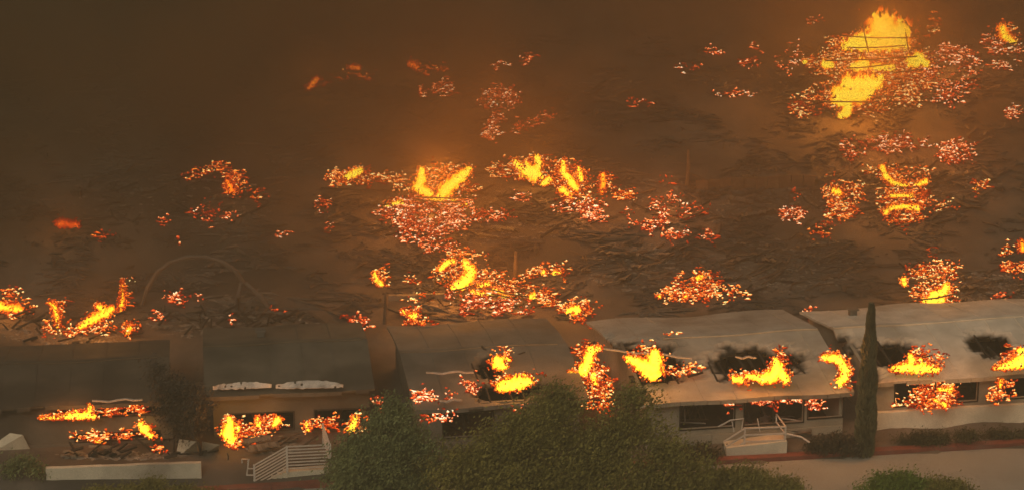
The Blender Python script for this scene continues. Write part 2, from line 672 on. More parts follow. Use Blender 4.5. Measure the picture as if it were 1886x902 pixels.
def rail_panel(mb, a, b, z_top_a, z_top_b, hgt, n, th=.035):
    """a,b world xy ; n rails between top and bottom"""
    for k in range(n):
        d = hgt * k / max(1, n - 1)
        mb.bar((a[0], a[1], z_top_a - d), (b[0], b[1], z_top_b - d), th * 1.2, th)


def post(mb, p, z0, z1, th=.05):
    mb.box(p[0] - th / 2, p[0] + th / 2, p[1] - th / 2, p[1] + th / 2, z0, z1)


def on_line(px, py, Y):
    return V(px, py, Y)


# left railed ramp and landing
base = P(540, 893, 0)
Yl = base.y
t = thing('railed_steps', (base.x, base.y, 0), 'white eight bar railed ramp and landing left of the big tree', 'railing')


def loc(p, o):
    return Vector(p) - o


o0 = Vector((base.x, base.y, 0))
a, b, c = V(468, 856, Yl), V(528, 822, Yl + .25), V(608, 818, Yl + .55)
low = (V(468, 856, Yl) - V(468, 893, Yl)).length
mb = MB()
HGT = 8 * .115
for k in range(8):
    d = k * .118
    mb.bar(loc(a, o0) - Vector((0, 0, d)), loc(b, o0) - Vector((0, 0, d)), .04, .038)
mb.build('sloping_rails', M_WHITE, t)
mb = MB()
for k in range(8):
    d = k * .118
    mb.bar(loc(b, o0) - Vector((0, 0, d)), loc(c, o0) - Vector((0, 0, d)), .04, .038)
mb.build('level_rails', M_WHITE, t)
for p_ in (a, b, c):
    mb = MB()
    q = loc(p_, o0)
    mb.box(q.x - .035, q.x + .035, q.y - .035, q.y + .035, q.z - .98, q.z + .03)
    mb.build('post', M_WHITE, t)
e = c + Vector((-.38, 1.7, .10))
mb = MB()
for k in range(6):
    d = k * .16
    mb.bar(loc(c, o0) - Vector((0, 0, d)), loc(e, o0) - Vector((0, 0, d * .6)), .035, .032)
mb.build('side_rails', M_WHITE, t)
mb = MB()
q = loc(e, o0)
mb.box(q.x - .03, q.x + .03, q.y - .03, q.y + .03, q.z - .9, q.z + .03)
mb.build('post', M_WHITE, t)
mb = MB()
# landing block under the rails
q0, q1, q2 = loc(a, o0), loc(b, o0), loc(c, o0)
zt = q2.z - .93
mb.add([(q1.x, q1.y + .02, -.05), (q2.x, q2.y + .02, -.05), (q2.x - .2, q2.y + 1.5, -.05), (q1.x - .2, q1.y + 1.5, -.05),
        (q1.x, q1.y + .02, zt), (q2.x, q2.y + .02, zt), (q2.x - .2, q2.y + 1.5, zt), (q1.x - .2, q1.y + 1.5, zt)],
       [(0, 3, 2, 1), (4, 5, 6, 7), (0, 1, 5, 4), (1, 2, 6, 5), (2, 3, 7, 6), (3, 0, 4, 7)])
mb.build('landing', M_CONC, t)
mb = MB()
for k in range(6):
    f0, f1 = k / 6, (k + 1) / 6
    xa, xb = q0.x + (q1.x - q0.x) * f0, q0.x + (q1.x - q0.x) * f1 - .004
    ya = q0.y + (q1.y - q0.y) * f0 + .03
    mb.box(xa, xb, ya, ya + 1.3, -.05, max(.06, zt * f1 * .97))
mb.build('steps', M_CONC, t)

t = thing('handrail', P(452, 888, 0), 'narrow white hand rail with two posts at the foot of the left ramp', 'railing')
o1 = Vector(t.location)
Yh = o1.y
pa, pb, pc = V(446, 845, Yh + .6), V(458, 845, Yh), V(468, 868, Yl)
mb = MB()
mb.tube([loc(V(446, 882, Yh + .6), o1), loc(pa, o1), loc(pb, o1), loc(V(453, 888, Yh), o1)], .035)
mb.build('hoop', M_WHITE, t)
mb = MB()
mb.bar(loc(V(457, 862, Yh), o1), loc(V(467, 862, Yl), o1), .04)
mb.bar(loc(V(455, 874, Yh), o1), loc(V(467, 874, Yl), o1), .04)
mb.build('cross_rail', M_WHITE, t)

# right steps
base = P(1400, 838, .1)
o2 = Vector((base.x, base.y, 0))
Yr = base.y
t = thing('railed_steps', o2, 'white three bar railed porch landing above the red curb right of the big tree', 'railing')
mb = MB()
l0, l1 = P(1338, 841, .1), P(1449, 836, .1)
zt = .62
q0, q1 = loc(l0, o2), loc(l1, o2)
mb.add([(q0.x, q0.y, -.05), (q1.x, q1.y, -.05), (q1.x - .1, q1.y + .85, -.05), (q0.x - .1, q0.y + .85, -.05),
        (q0.x, q0.y, .45), (q1.x, q1.y, zt), (q1.x - .1, q1.y + .85, zt), (q0.x - .1, q0.y + .85, .45)],
       [(0, 3, 2, 1), (4, 5, 6, 7), (0, 1, 5, 4), (1, 2, 6, 5), (2, 3, 7, 6), (3, 0, 4, 7)])
mb.build('landing', M_CONC, t)
A3, B3, C3 = V(1334, 812, Yr), V(1372, 788, Yr + .1), V(1447, 785, Yr + .2)
mb = MB()
for k in range(3):
    d = k * .26
    mb.bar(loc(A3, o2) - Vector((0, 0, d)), loc(B3, o2) - Vector((0, 0, d)), .05, .045)
mb.build('sloping_rails', M_WHITE, t)
mb = MB()
for k in range(3):
    d = k * .26
    mb.bar(loc(B3, o2) - Vector((0, 0, d)), loc(C3, o2) - Vector((0, 0, d)), .05, .045)
mb.build('level_rails', M_WHITE, t)
for p_, dn in ((B3, .85), (C3, .6)):
    mb = MB()
    q = loc(p_, o2)
    mb.box(q.x - .03, q.x + .03, q.y - .03, q.y + .03, q.z - dn, q.z + .03)
    mb.build('post', M_WHITE, t)
mb = MB()
D3 = V(1430, 762, Yr + .95)
for k in range(2):
    d = Vector((0, 0, k * .3))
    mb.bar(loc(C3, o2) - d, loc(D3, o2) - d, .045, .04)
mb.bar(loc(D3, o2), loc(D3, o2) - Vector((0, 0, 1.0)), .05)
mb.build('side_rails', M_WHITE, t)
Yb = Yr + .6
mb = MB()
mb.tube([loc(V(1297, 812, Yb), o2), loc(V(1297, 794, Yb), o2), loc(V(1316, 789, Yb), o2), loc(V(1345, 773, Yb), o2), loc(V(1369, 770, Yb), o2), loc(V(1366, 792, Yb), o2)], .03)
mb.build('back_handrail', M_WHITE, t)
mb = MB()
mb.bar(loc(V(1395, 770, Yb), o2), loc(V(1400, 795, Yb), o2), .035)
mb.bar(loc(V(1348, 775, Yb), o2), loc(V(1352, 795, Yb), o2), .035)
mb.build('baluster', M_WHITE, t)
mb = MB()
mb.tube([loc(V(1449, 798, Yr + .2), o2), loc(V(1476, 804, Yr + .2), o2), loc(V(1491, 814, Yr + .1), o2)], .035)
mb.build('bent_handrail', M_WHITE, t)

# fallen poles and boards around the burned porch of the grey roofed home
for a, b, z, lab in [((1232, 777), (1300, 779), .8, 'pale horizontal pole left of the right hand porch rails'),
                     ((1262, 776), (1259, 745), .9, 'thin upright post standing left of the right hand porch'),
                     ((1228, 768), (1250, 777), .9, 'short leaning stick at the burning lattice'),
                     ((1285, 804), (1345, 802), .5, 'pale board lying behind the bush left of the porch landing'),
                     ((1440, 770), (1478, 776), .9, 'pale rail stub right of the porch gate')]:
    A_ = P(*a, z)
    B_ = P(*b, z) if abs(a[0] - b[0]) > 5 else V(*b, A_.y)
    mb = MB()
    mb.tube([A_, A_.lerp(B_, .5) + Vector((0, 0, .02)), B_], .03)
    tag(mb.build('fallen_pole', mat('pale_pole', (.36, .31, .25), var=.2, scale=3)), lab, 'pole')

# lattice glowing at the porch
o3 = P(1240, 768, .7)
t = thing('porch_lattice', o3, 'charred leaning lattice lit orange left of the porch', 'lattice')
mb = MB()
for k in range(9):
    x = -.75 + k * .19
    mb.bar((x, 0, -.1), (x + .45, .1, 1.1), .035)
    mb.bar((x + .45, .02, -.1), (x, .12, 1.1), .035)
mb.build('slats', M_WOOD, t)
mb = MB()
mb.bar((-.8, 0, -.1), (1.3, 0, -.1), .07)
mb.bar((-.8, .1, 1.15), (1.3, .1, 1.15), .07)
mb.build('lattice_frame', M_WOOD, t)


# ------------------------------------------------------------------ debris builders
def boards(mb, cx, cy, rx, ry, n, z=None, rnd=random, lmin=.5, lmax=2.4, th=.09):
    for _ in range(n):
        a = rnd.uniform(0, 2 * math.pi)
        r = math.sqrt(rnd.random())
        x, y = cx + rx * r * math.cos(a), cy + ry * r * math.sin(a)
        p = Gd(x, y) if z is None else P(x, y, z)
        L = rnd.uniform(lmin, lmax)
        ang = rnd.gauss(0.1, .45) if rnd.random() < .55 else rnd.uniform(0, 3.14)
        d = Vector((math.cos(ang), math.sin(ang), rnd.uniform(-.05, .25))) * L
        mb.bar(p + Vector((0, 0, .04)), p + d + Vector((0, 0, .05 + rnd.uniform(0, .25))), th * rnd.uniform(.5, 1.3), th * rnd.uniform(.3, 1), rnd.uniform(0, 1))


# ------------------------------------------------------------------ flames and embers
NS, NR = 6, 4
tv = [(0, 0, -1)]
for j, (zz, rr_) in enumerate([(-.6, .62), (-.1, .85), (.4, .55), (.8, .22)]):
    for i in range(NS):
        a = 2 * math.pi * i / NS + j * .35
        tv.append((math.cos(a) * rr_, math.sin(a) * rr_, zz))
tv.append((0.15, 0, 1.35))
tf = [(0, 1 + (i + 1) % NS, 1 + i) for i in range(NS)]
for j in range(3):
    for i in range(NS):
        a, b = 1 + j * NS, 1 + (j + 1) * NS
        tf.append((a + i, a + (i + 1) % NS, b + (i + 1) % NS, b + i))
tf += [(1 + 3 * NS + i, 1 + 3 * NS + (i + 1) % NS, 1 + 4 * NS) for i in range(NS)]
TONGUE = (np.array(tv), tf)

ev = [(0, 0, .55)] + [(math.cos(a) * .55, math.sin(a) * .5, .42) for a in [2 * math.pi * i / 6 for i in range(6)]] + \
     [(math.cos(a), math.sin(a) * .9, -.05) for a in [2 * math.pi * (i + .5) / 6 for i in range(6)]] + [(0, 0, -.4)]
ef = [(0, 1 + i, 1 + (i + 1) % 6) for i in range(6)]
for i in range(6):
    ef += [(1 + i, 7 + i, 1 + (i + 1) % 6), (1 + (i + 1) % 6, 7 + i, 7 + (i + 1) % 6)]
ef += [(13, 7 + (i + 1) % 6, 7 + i) for i in range(6)]
EMBER = (np.array(ev), ef)
EHEAT = np.array([1.0] + [.80] * 6 + [.22] * 6 + [.1])


def trs(p, sx, sy, sz, rz, lx=0, ly=0):
    c, s = math.cos(rz), math.sin(rz)
    return [[c * sx, -s * sy, lx * sz, p[0]], [s * sx, c * sy, ly * sz, p[1]], [0, 0, sz, p[2]], [0, 0, 0, 1]]


def fire(label, base, strokes=(), beds=(), z=None, hot=1.0, ehot=1.0, light=1.0, beams=0, name='fire', group='fires burning through the park', lean=.25):
    """base (px,py) where it stands; strokes: lists of (px,py,r px); beds: (cx,cy,rx,ry,n) of glowing embers lying there"""
    B0 = Gd(*base) if z is None else P(*base, z)
    cat = 'fire' if strokes else 'embers'
    rt = thing(name if strokes else 'ember_bed', B0, label, cat, group if strokes else 'beds of glowing embers')
    s = pxm(B0)
    dd = []
    for st in strokes:
        if len(st) == 1:
            dd.append(st[0])
        for a, b in zip(st, st[1:]):
            L = math.hypot(a[0] - b[0], a[1] - b[1])
            n = max(1, int(L / (.5 * min(a[2], b[2]) + 1)))
            for k in range(n + 1):
                t_ = k / n
                dd.append(tuple(a[i] + (b[i] - a[i]) * t_ for i in range(3)))
    area = 0
    if dd:
        cen = np.array([list(V(x, y, B0.y)) for x, y, r in dd])
        rad = np.array([r / s for x, y, r in dd])
        ms, dark = [], []
        for (c_, R_) in zip(cen, rad):
            n = int(14 + 34 * min(1.5, R_ / .35))
            for k in range(n):
                a = random.uniform(0, 2 * math.pi)
                q = math.sqrt(random.random())
                fr = random.random() < .52
                if fr:
                    q = random.uniform(.95, 1.55)
                sz = R_ * (random.uniform(.10, .24) if fr else random.uniform(.2, .42))
                sz = max(.025, min(.2, sz))
                p = (c_[0] + math.cos(a) * q * R_ * .88, c_[1] + random.uniform(-.5, .5) * R_, c_[2] + math.sin(a) * q * R_ * .88)
                p = (p[0], p[1], max(p[2], B0.z - .35) if z is None else p[2])
                ms.append(trs(p, sz, sz, sz * random.uniform(1.0, 2.0) * (.8 if fr else 1), random.uniform(0, 6.28), random.gauss(0, lean) + .15, 0))
        v, f = instances(*TONGUE, ms)
        best = np.full(len(v), -9.0)
        for (c_, R_) in zip(cen, rad):
            d = np.sqrt(((v[:, 0] - c_[0]) ** 2 + (v[:, 2] - c_[2]) ** 2) + .15 * (v[:, 1] - c_[1]) ** 2) / R_
            best = np.maximum(best, 1.30 - .80 * d)
        jit = np.repeat(RNG.normal(0, .2, len(ms)), len(TONGUE[0]))
        jit = np.where(best > .62, np.maximum(jit * .5, -.08), jit)
        heat = np.clip(np.maximum(best * .98 + jit, .12) * hot, 0, 1)
        o = mesh_obj('flames', v - np.array(B0), f, M_FLAME, rt, smooth=True, attrs={'burn_heat': heat})
        o['kind'] = 'stuff'
        area = float((rad ** 2).sum())
        # the light this fire throws
        if light > 0:
            ld = bpy.data.lights.new('flame_light', 'POINT')
            ld.energy = GLOW * light * (90 + 420 * min(4, area)) * (1.55 if z is None else .55)
            ld.color = (1.0, .33, .045)
            ld.shadow_soft_size = .6
            lo = bpy.data.objects.new('flame_light', ld)
            C.objects.link(lo)
            lo.parent = rt
            w_ = np.average(cen, axis=0, weights=rad ** 2)
            lo.location = (w_[0] - B0.x, w_[1] - B0.y - .8, w_[2] - B0.z + .9)
    if beds or strokes:
        ms, hs = [], []
        for (c_, R_) in (zip(cen, rad) if dd else ()):      # glowing flecks torn off round the flames
            for k in range(11):
                a, q = random.uniform(0, 6.283), 1.05 + 1.3 * random.random() ** 1.5
                p = Vector((c_[0] + math.cos(a) * q * R_, c_[1] + random.uniform(-.4, .4) * R_, c_[2] + math.sin(a) * q * R_ * .8))
                if z is None:
                    p.z = max(p.z, height(p.x, p.y) + .03)
                sz = random.choice([.9, 1.3, 1.9]) / s
                ms.append(trs(p, sz * random.uniform(.9, 1.6), sz, sz * random.uniform(.8, 2.6), random.uniform(0, 6), random.gauss(0, .5)))
                hs.append(max(.12, random.gauss(.55, .24)) * ehot * min(1, hot + .1))
        for bed in beds:
            cx, cy, rx, ry, n = bed[:5]
            n = int(n * 3.3)
            tilt = bed[5] if len(bed) > 5 else 0
            k = 0
            while k < n:
                a, q = random.uniform(0, 2 * math.pi), math.sqrt(random.random())
                x0, y0 = cx + rx * q * math.cos(a), cy + ry * q * math.sin(a) 
                run = random.choice([1, 1, 2, 3, 4, 6])
                ang = random.gauss(-.06, .35) if random.random() < .6 else random.uniform(-1.5, 1.5)
                b_ = (random.uniform(.22, .5) if random.random() < .5 else max(.4, min(1.2, random.gauss(.92, .22)))) * ehot
                for j in range(run):
                    x, y = x0 + math.cos(ang) * j * 5.2, y0 + math.sin(ang) * j * 4 + tilt * (x0 - cx)
                    p = Gd(x, y) if z is None else P(x, y, z)
                    ss = pxm(p)
                    sz = random.choice([.8, 1.1, 1.4, 1.8, 2.3, 3.0]) / ss
                    p = p + Vector((0, 0, .05 + random.random() ** 2 * .35))
                    if random.random() < .05:      # a whole glowing beam
                        ms.append(trs(p, random.uniform(5, 13) / ss, 1.1 / ss, 1.1 / ss, random.gauss(-.1, .5), random.gauss(0, .5)))
                    elif random.random() < .72:
                        ms.append(trs(p, sz * random.uniform(1.1, 2.8), sz * 1.1, sz * random.uniform(.5, 1.1), random.gauss(0, .7), random.gauss(0, .5)))
                    else:
                        ms.append(trs(p, sz * .7, sz * .8, sz * random.uniform(1.4, 3.2), random.uniform(0, 6), random.gauss(0, .5)))
                    hs.append(max(.1, b_ + random.gauss(0, .14)))
                    k += 1
        v, f = instances(*EMBER, ms)
        v = v + RNG.normal(0, .022, v.shape) * (95 / s) ** 0
        heat = np.clip((EHEAT[None, :] * np.array(hs)[:, None]).reshape(-1), 0, 1)
        o = mesh_obj('embers', v - np.array(B0), f, M_HOT if strokes else M_EMBER, rt, attrs={'burn_heat': heat})
        o['kind'] = 'stuff'
        mb = MB()
        for bed in beds:
            cx, cy, rx, ry, n = bed[:5]
            if rx * ry > 120:
                boards(mb, cx, cy, rx * 1.05, ry * 1.05, int(3 + rx * ry / 260), z, th=.08, lmin=.3, lmax=.9)
        if mb.v:
            mb.v = [tuple(Vector(q) - B0) for q in mb.v]
            mb.build('charred_boards', M_CHAR, rt)['kind'] = 'stuff'
        if not strokes and light > 0 and sum(b[4] for b in beds) > 60:
            ld = bpy.data.lights.new('ember_light', 'POINT')
            ld.energy = GLOW * light * min(500, 2.2 * sum(b[4] for b in beds)) * (1.7 if z is None else .4)
            ld.color = (1.0, .30, .06)
            ld.shadow_soft_size = .8
            lo = bpy.data.objects.new('ember_light', ld)
            C.objects.link(lo)
            lo.parent = rt
            lo.location = (0, -.3, 1.3)
    if beams:
        for (xa, ya, xb, yb) in beams:
            mb = MB()
            q0, q1 = V(xa, ya, B0.y - .45), V(xb, yb, B0.y - .45)
            mm = q0.lerp(q1, .5) - Vector((0, 0, .05))
            mb.tube([q0 - B0, mm - B0, q1 - B0], .035, 5)
            mb.build('charred_beam', M_CHAR, rt)
    return rt


# top right house fire
fire('tallest yellow flames at the very top right above the big ember field', (1610, 100),
     [[(1625, 48, 26), (1630, 66, 26), (1655, 56, 20)], [(1560, 84, 11), (1600, 78, 17), (1660, 78, 14), (1668, 88, 8)], [(1600, 62, 9), (1560, 78, 6)]],
     [(1600, 90, 85, 22, 150), (1715, 60, 12, 18, 10)], beams=[(1545, 66, 1672, 70), (1560, 88, 1668, 84), (1590, 52, 1600, 96), (1668, 60, 1674, 98)], light=1.6)
fire('row of yellow flame patches in the middle of the top right fire', (1610, 138),
     [[(1522, 118, 9), (1532, 120, 6)], [(1575, 122, 12), (1590, 120, 12)], [(1612, 125, 9), (1640, 126, 8)], [(1678, 112, 11), (1688, 116, 9)], [(1690, 104, 9), (1706, 118, 7)], [(1482, 114, 5)]],
     [(1600, 125, 115, 32, 420), (1660, 145, 70, 24, 150)], beams=[(1470, 142, 1625, 134), (1600, 136, 1700, 128), (1520, 112, 1690, 104), (1560, 126, 1640, 118)], light=1.2)
fire('lowest wide yellow flames of the top right fire ending in a point', (1580, 218),
     [[(1560, 152, 14), (1590, 155, 16), (1615, 152, 11)], [(1545, 170, 13), (1580, 175, 16), (1605, 165, 10)], [(1540, 182, 10), (1560, 190, 11), (1560, 205, 9), (1550, 213, 7)], [(1622, 144, 7)]],
     [(1580, 180, 100, 34, 300), (1660, 165, 50, 26, 130), (1475, 205, 25, 18, 44)], beams=[(1440, 183, 1600, 188), (1600, 176, 1660, 178)], light=1.6)
fire('curved band of pink embers closing the top right fire on its right side', (1755, 150), [],
     [(1750, 100, 32, 8, 40), (1778, 130, 12, 26, 40), (1735, 115, 30, 12, 34), (1750, 165, 35, 8, 36), (1735, 186, 22, 8, 26), (1700, 140, 16, 10, 20)])
fire('small orange flame in the top right corner', (1855, 82), [[(1846, 52, 9), (1850, 66, 9), (1866, 78, 7)]], [(1850, 70, 18, 16, 20)], hot=.68, light=.5)
fire('loose embers below the top right corner flame', (1840, 110), [], [(1818, 82, 20, 6, 16), (1832, 98, 18, 6, 14), (1866, 100, 16, 4, 10), (1838, 126, 18, 6, 16)])
fire('small ember heap near the right edge under the top corner', (1860, 215), [], [(1860, 214, 11, 7, 26)])
fire('scattered tiny embers left of the top right fire', (1400, 110), [], [(1310, 100, 22, 3, 9), (1262, 130, 22, 2, 6), (1385, 88, 5, 5, 5), (1375, 120, 22, 6, 10), (1450, 115, 26, 18, 16), (1345, 178, 42, 3, 10), (1492, 44, 8, 3, 5)], light=0)
# right middle
fire('arch of pink embers at the right below the big fire', (1610, 290), [], [(1625, 272, 48, 11, 90), (1565, 290, 14, 10, 16), (1552, 272, 6, 5, 6), (1660, 265, 12, 5, 12)])
fire('oval bed of embers to the right of the ember arch', (1755, 300), [], [(1755, 285, 32, 20, 90), (1700, 268, 10, 3, 7)])
fire('low orange flame line over the ember field at right', (1665, 346), [[(1625, 308, 6), (1632, 325, 6), (1648, 338, 5), (1680, 343, 4), (1705, 334, 6)]],
     [(1660, 330, 50, 14, 60), (1595, 320, 16, 5, 8)], hot=.78, light=.6, beams=[(1640, 346, 1725, 345)])
fire('rounded ember pile on the left of the right hand ember field', (1545, 400), [[(1545, 355, 7), (1535, 350, 5)], [(1555, 403, 4), (1565, 408, 3)]],
     [(1548, 360, 42, 16, 80), (1545, 392, 30, 18, 70), (1505, 428, 22, 7, 16, -.25)], hot=.72, light=.6)
fire('rounded ember pile with short yellow flames in the middle of the right hand ember field', (1660, 410),
     [[(1630, 392, 5), (1640, 383, 5), (1665, 380, 5), (1690, 383, 6)], [(1640, 360, 4), (1680, 360, 4)]],
     [(1660, 375, 50, 22, 150), (1655, 405, 34, 14, 50), (1725, 385, 22, 10, 12)], hot=.8, light=.6)
fire('small separate oval of embers left of the right hand ember field', (1453, 401), [], [(1453, 401, 19, 10, 44), (1461, 364, 4, 2, 3)])
fire('tiny lone bright ember heap at right beside the ember field', (1797, 352), [[(1797, 350, 4)]], [(1797, 350, 12, 4, 14)], hot=.7, light=.2)
fire('wide round fire with curling yellow flames at right above the tan roof', (1715, 570),
     [[(1743, 526, 7), (1738, 536, 8), (1720, 540, 7), (1712, 552, 8), (1735, 552, 6), (1702, 552, 5)], [(1664, 514, 5), (1666, 522, 5)]],
     [(1712, 508, 48, 14, 90), (1715, 545, 40, 18, 110), (1730, 568, 26, 4, 24), (1710, 472, 6, 3, 3)], beams=[(1690, 552, 1760, 540), (1675, 520, 1735, 505)], light=1)
fire('thin line of embers at the right edge above the rubble', (1860, 497), [[(1884, 460, 6), (1882, 445, 4)]], [(1866, 497, 26, 7, 44), (1850, 470, 10, 8, 8)], hot=.5, light=.5)
fire('dim purple ember patch right of the round fire', (1835, 565), [], [(1838, 555, 14, 9, 12)], ehot=.6, light=0)
# centre
fire('small flame with an ember tail at the left end of the centre fires', (655, 346), [[(638, 326, 6), (652, 320, 7), (664, 314, 6)]],
     [(640, 334, 46, 9, 90), (705, 335, 32, 7, 30)], light=.6, beams=[(590, 346, 740, 350)])
fire('twin horned yellow flames over the large ember mound in the centre', (810, 380),
     [[(777, 312, 5), (776, 330, 9), (770, 345, 10), (790, 356, 8)], [(864, 312, 6), (852, 322, 9), (835, 335, 11), (820, 350, 12), (812, 360, 7)],
      [(712, 380, 6), (740, 374, 7)], [(795, 366, 4), (830, 370, 5), (862, 376, 4)]],
     [(815, 325, 40, 16, 60), (800, 355, 80, 12, 60)], beams=[(765, 363, 885, 363), (760, 368, 850, 372)], light=1.4)
fire('large oval mound of pink embers below the twin horned flames', (785, 410), [],
     [(790, 385, 80, 14, 170), (785, 412, 75, 20, 230), (775, 438, 50, 12, 80), (800, 460, 35, 8, 40), (895, 406, 45, 6, 40), (705, 400, 25, 8, 20)])
fire('ragged tall yellow flames right of the twin horned flames', (990, 345),
     [[(970, 312, 13), (985, 320, 13)], [(990, 290, 6), (992, 305, 7)], [(950, 300, 6), (960, 308, 6)], [(1010, 332, 7), (1000, 338, 5)]],
     [(985, 318, 75, 22, 170), (915, 322, 20, 10, 24)], light=1.1)
fire('forked orange flames right of the ragged tall flames', (1045, 368),
     [[(1038, 298, 4), (1036, 315, 6), (1050, 330, 7), (1060, 345, 8)], [(1066, 310, 4), (1070, 330, 5)], [(1035, 348, 7), (1050, 360, 6)]],
     [(1050, 345, 36, 24, 90), (1060, 372, 28, 8, 34)], hot=.85, light=.8)
fire('drooping tail of embers below the forked orange flames', (1085, 405), [], [(1080, 392, 18, 16, 44), (1095, 405, 16, 10, 20), (960, 370, 20, 5, 10), (1040, 385, 30, 15, 24)])
fire('narrow red flame standing alone right of the forked flames', (1112, 360), [[(1110, 322, 5), (1111, 340, 6), (1108, 356, 4)]], [(1111, 345, 10, 18, 34), (1145, 367, 20, 3, 22)], hot=.5, light=.4)
fire('wandering chain of small white embers in the dark centre right', (1230, 400), [], [(1217, 337, 3, 2, 2), (1232, 365, 4, 14, 8), (1200, 385, 22, 8, 12), (1220, 405, 8, 16, 16), (1180, 422, 36, 4, 26), (1240, 438, 22, 5, 20), (1290, 440, 22, 4, 12), (1270, 397, 26, 8, 16), (1150, 397, 8, 2, 4)])
fire('curling yellow flame shaped like a hook in the lower centre', (850, 540),
     [[(812, 494, 5), (820, 486, 6), (835, 480, 5)], [(856, 482, 6), (868, 498, 9), (862, 512, 11), (850, 522, 10), (836, 530, 7)]],
     [(822, 510, 28, 22, 80), (850, 475, 26, 6, 24), (890, 520, 26, 14, 40)], beams=[(835, 536, 905, 510), (840, 538, 900, 545)], light=1.2)
fire('long low streak of flame running right along a burning beam', (930, 550),
     [[(870, 537, 4), (900, 541, 4), (930, 545, 4), (968, 550, 3)], [(880, 525, 4), (900, 522, 4)], [(908, 533, 4), (925, 537, 4)], [(982, 547, 9), (986, 552, 7)]],
     [(930, 535, 45, 10, 60), (1000, 552, 14, 16, 44)], beams=[(905, 540, 985, 553), (895, 530, 975, 546)], light=.9)
fire('two legged patch of embers hanging below the burning beam', (890, 570), [], [(885, 562, 40, 8, 70), (852, 575, 7, 10, 16), (914, 580, 8, 12, 20), (830, 551, 20, 4, 18), (950, 570, 26, 12, 14)])
fire('pair of small yellow flames right of the lower centre', (1012, 508), [[(1000, 500, 5)], [(1022, 503, 6), (1030, 503, 5)]], [(1010, 503, 30, 6, 30), (970, 512, 14, 6, 12)], light=.4)
fire('single small upright flame left of the fallen pale beam', (697, 530), [[(690, 502, 3), (694, 514, 5), (702, 522, 5)]], [(697, 518, 12, 12, 26), (755, 520, 12, 3, 8)], light=.35, hot=.9)
fire('small round yellow fire between the two roofs in the lower centre', (1056, 585), [[(1050, 572, 8), (1062, 570, 9)]], [(1056, 574, 32, 10, 60), (1056, 592, 14, 4, 10)], light=.6)
fire('small yellow flame with a curled tail under the pale beam', (760, 590), [[(742, 572, 2.5), (752, 580, 3), (765, 581, 6)]], [(755, 578, 20, 8, 20), (768, 600, 30, 4, 18), (760, 556, 22, 2, 6)], light=.5)
fire('small heap of red embers with white sparks left of the curled flame', (652, 603), [], [(655, 606, 14, 9, 30), (638, 588, 22, 3, 6)], ehot=.85)
fire('steep pile of embers and small flames above the grey roof', (1270, 560),
     [[(1285, 512, 5), (1292, 508, 4)], [(1215, 545, 4)], [(1262, 545, 4)]], [(1262, 548, 55, 11, 110), (1295, 525, 26, 18, 60), (1240, 520, 8, 5, 8), (1350, 545, 36, 8, 16)], hot=.72, light=.5)
fire('few white sparks in the dark gap between the grey and tan roofs', (1487, 585), [], [(1487, 579, 12, 3, 6), (1475, 603, 2, 2, 1), (1507, 621, 2, 2, 1)], light=0)
# left
fire('orange flame cut by the left edge of the scene', (20, 580), [[(0, 562, 8), (18, 566, 8), (34, 568, 9)]], [(20, 575, 26, 14, 26), (10, 545, 12, 6, 12)], hot=.66, light=.7)
fire('small orange flame standing upright in the left gloom', (100, 606), [[(92, 558, 3), (100, 562, 5), (104, 575, 5), (106, 600, 2.5)]], [(95, 607, 20, 3, 20), (102, 570, 12, 12, 16)], hot=.68, light=.5)
fire('broad orange flames rising to the right at left', (180, 620),
     [[(148, 602, 5), (165, 590, 8), (182, 580, 9), (195, 575, 9), (205, 568, 6)], [(180, 562, 5), (190, 568, 7)]], [(170, 612, 30, 6, 44), (126, 622, 14, 4, 12)], hot=.72, light=.8)
fire('thin red flame climbing a burned stem at left', (228, 580), [[(226, 515, 1.5), (226, 540, 3), (225, 560, 5), (222, 572, 3)]], [(226, 555, 6, 14, 14), (224, 515, 3, 2, 2)], hot=.6, light=.2)
fire('small red flame at the head of the dark path between the homes', (236, 622), [[(240, 602, 5), (234, 612, 5)]], [(236, 612, 10, 12, 24)], hot=.6, light=.3)
fire('thin glowing streak on the dark path between the homes', (266, 672), [], [(262, 655, 4, 5, 7), (268, 668, 3, 6, 5)], light=0)
fire('short bright white line of embers at left by the dim arch', (320, 553), [], [(318, 553, 18, 2.5, 18), (362, 556, 4, 2, 3), (424, 596, 3, 3, 3), (500, 572, 2, 4, 3), (284, 590, 14, 4, 8)], light=0)
fire('dim red flame remains at upper left', (425, 365), [[(420, 335, 5), (427, 350, 6)]], [(425, 345, 17, 22, 60), (400, 315, 14, 6, 16), (362, 325, 28, 5, 18, -.2), (465, 368, 12, 7, 12)], hot=.42, ehot=.75, light=.4)
fire('sprinkle of small embers at upper left below the dim red flame', (370, 410), [], [(372, 400, 24, 9, 18), (412, 405, 10, 5, 8), (295, 412, 6, 8, 4), (330, 440, 4, 2, 1), (590, 385, 14, 18, 12), (605, 430, 10, 8, 5), (510, 437, 6, 5, 5)], light=0)
fire('faint red glow deep in the smoke at left', (130, 420), [[(110, 412, 8), (140, 414, 7)]], [(180, 440, 14, 5, 7)], hot=.22, ehot=.45, light=.4)
fire('faint slanting red flame in the smoke at top left of the centre', (572, 170), [[(568, 163, 4), (576, 155, 5), (584, 145, 4)]], [(650, 150, 34, 3, 12), (600, 158, 8, 3, 5)], hot=.42, ehot=.5, light=.5)
fire('faint small red flame patch left of the top centre', (655, 130), [[(648, 124, 5), (660, 125, 5)]], [], hot=.38, light=.3)
fire('very faint orange flame remains in the top centre smoke', (762, 135), [[(758, 118, 7), (768, 124, 6)]], [(790, 133, 28, 3, 14)], hot=.30, ehot=.55, light=.5)
fire('small curved cluster of embers left of the glowing arch', (805, 175), [], [(812, 170, 18, 11, 44), (776, 175, 6, 7, 8)], ehot=.85)
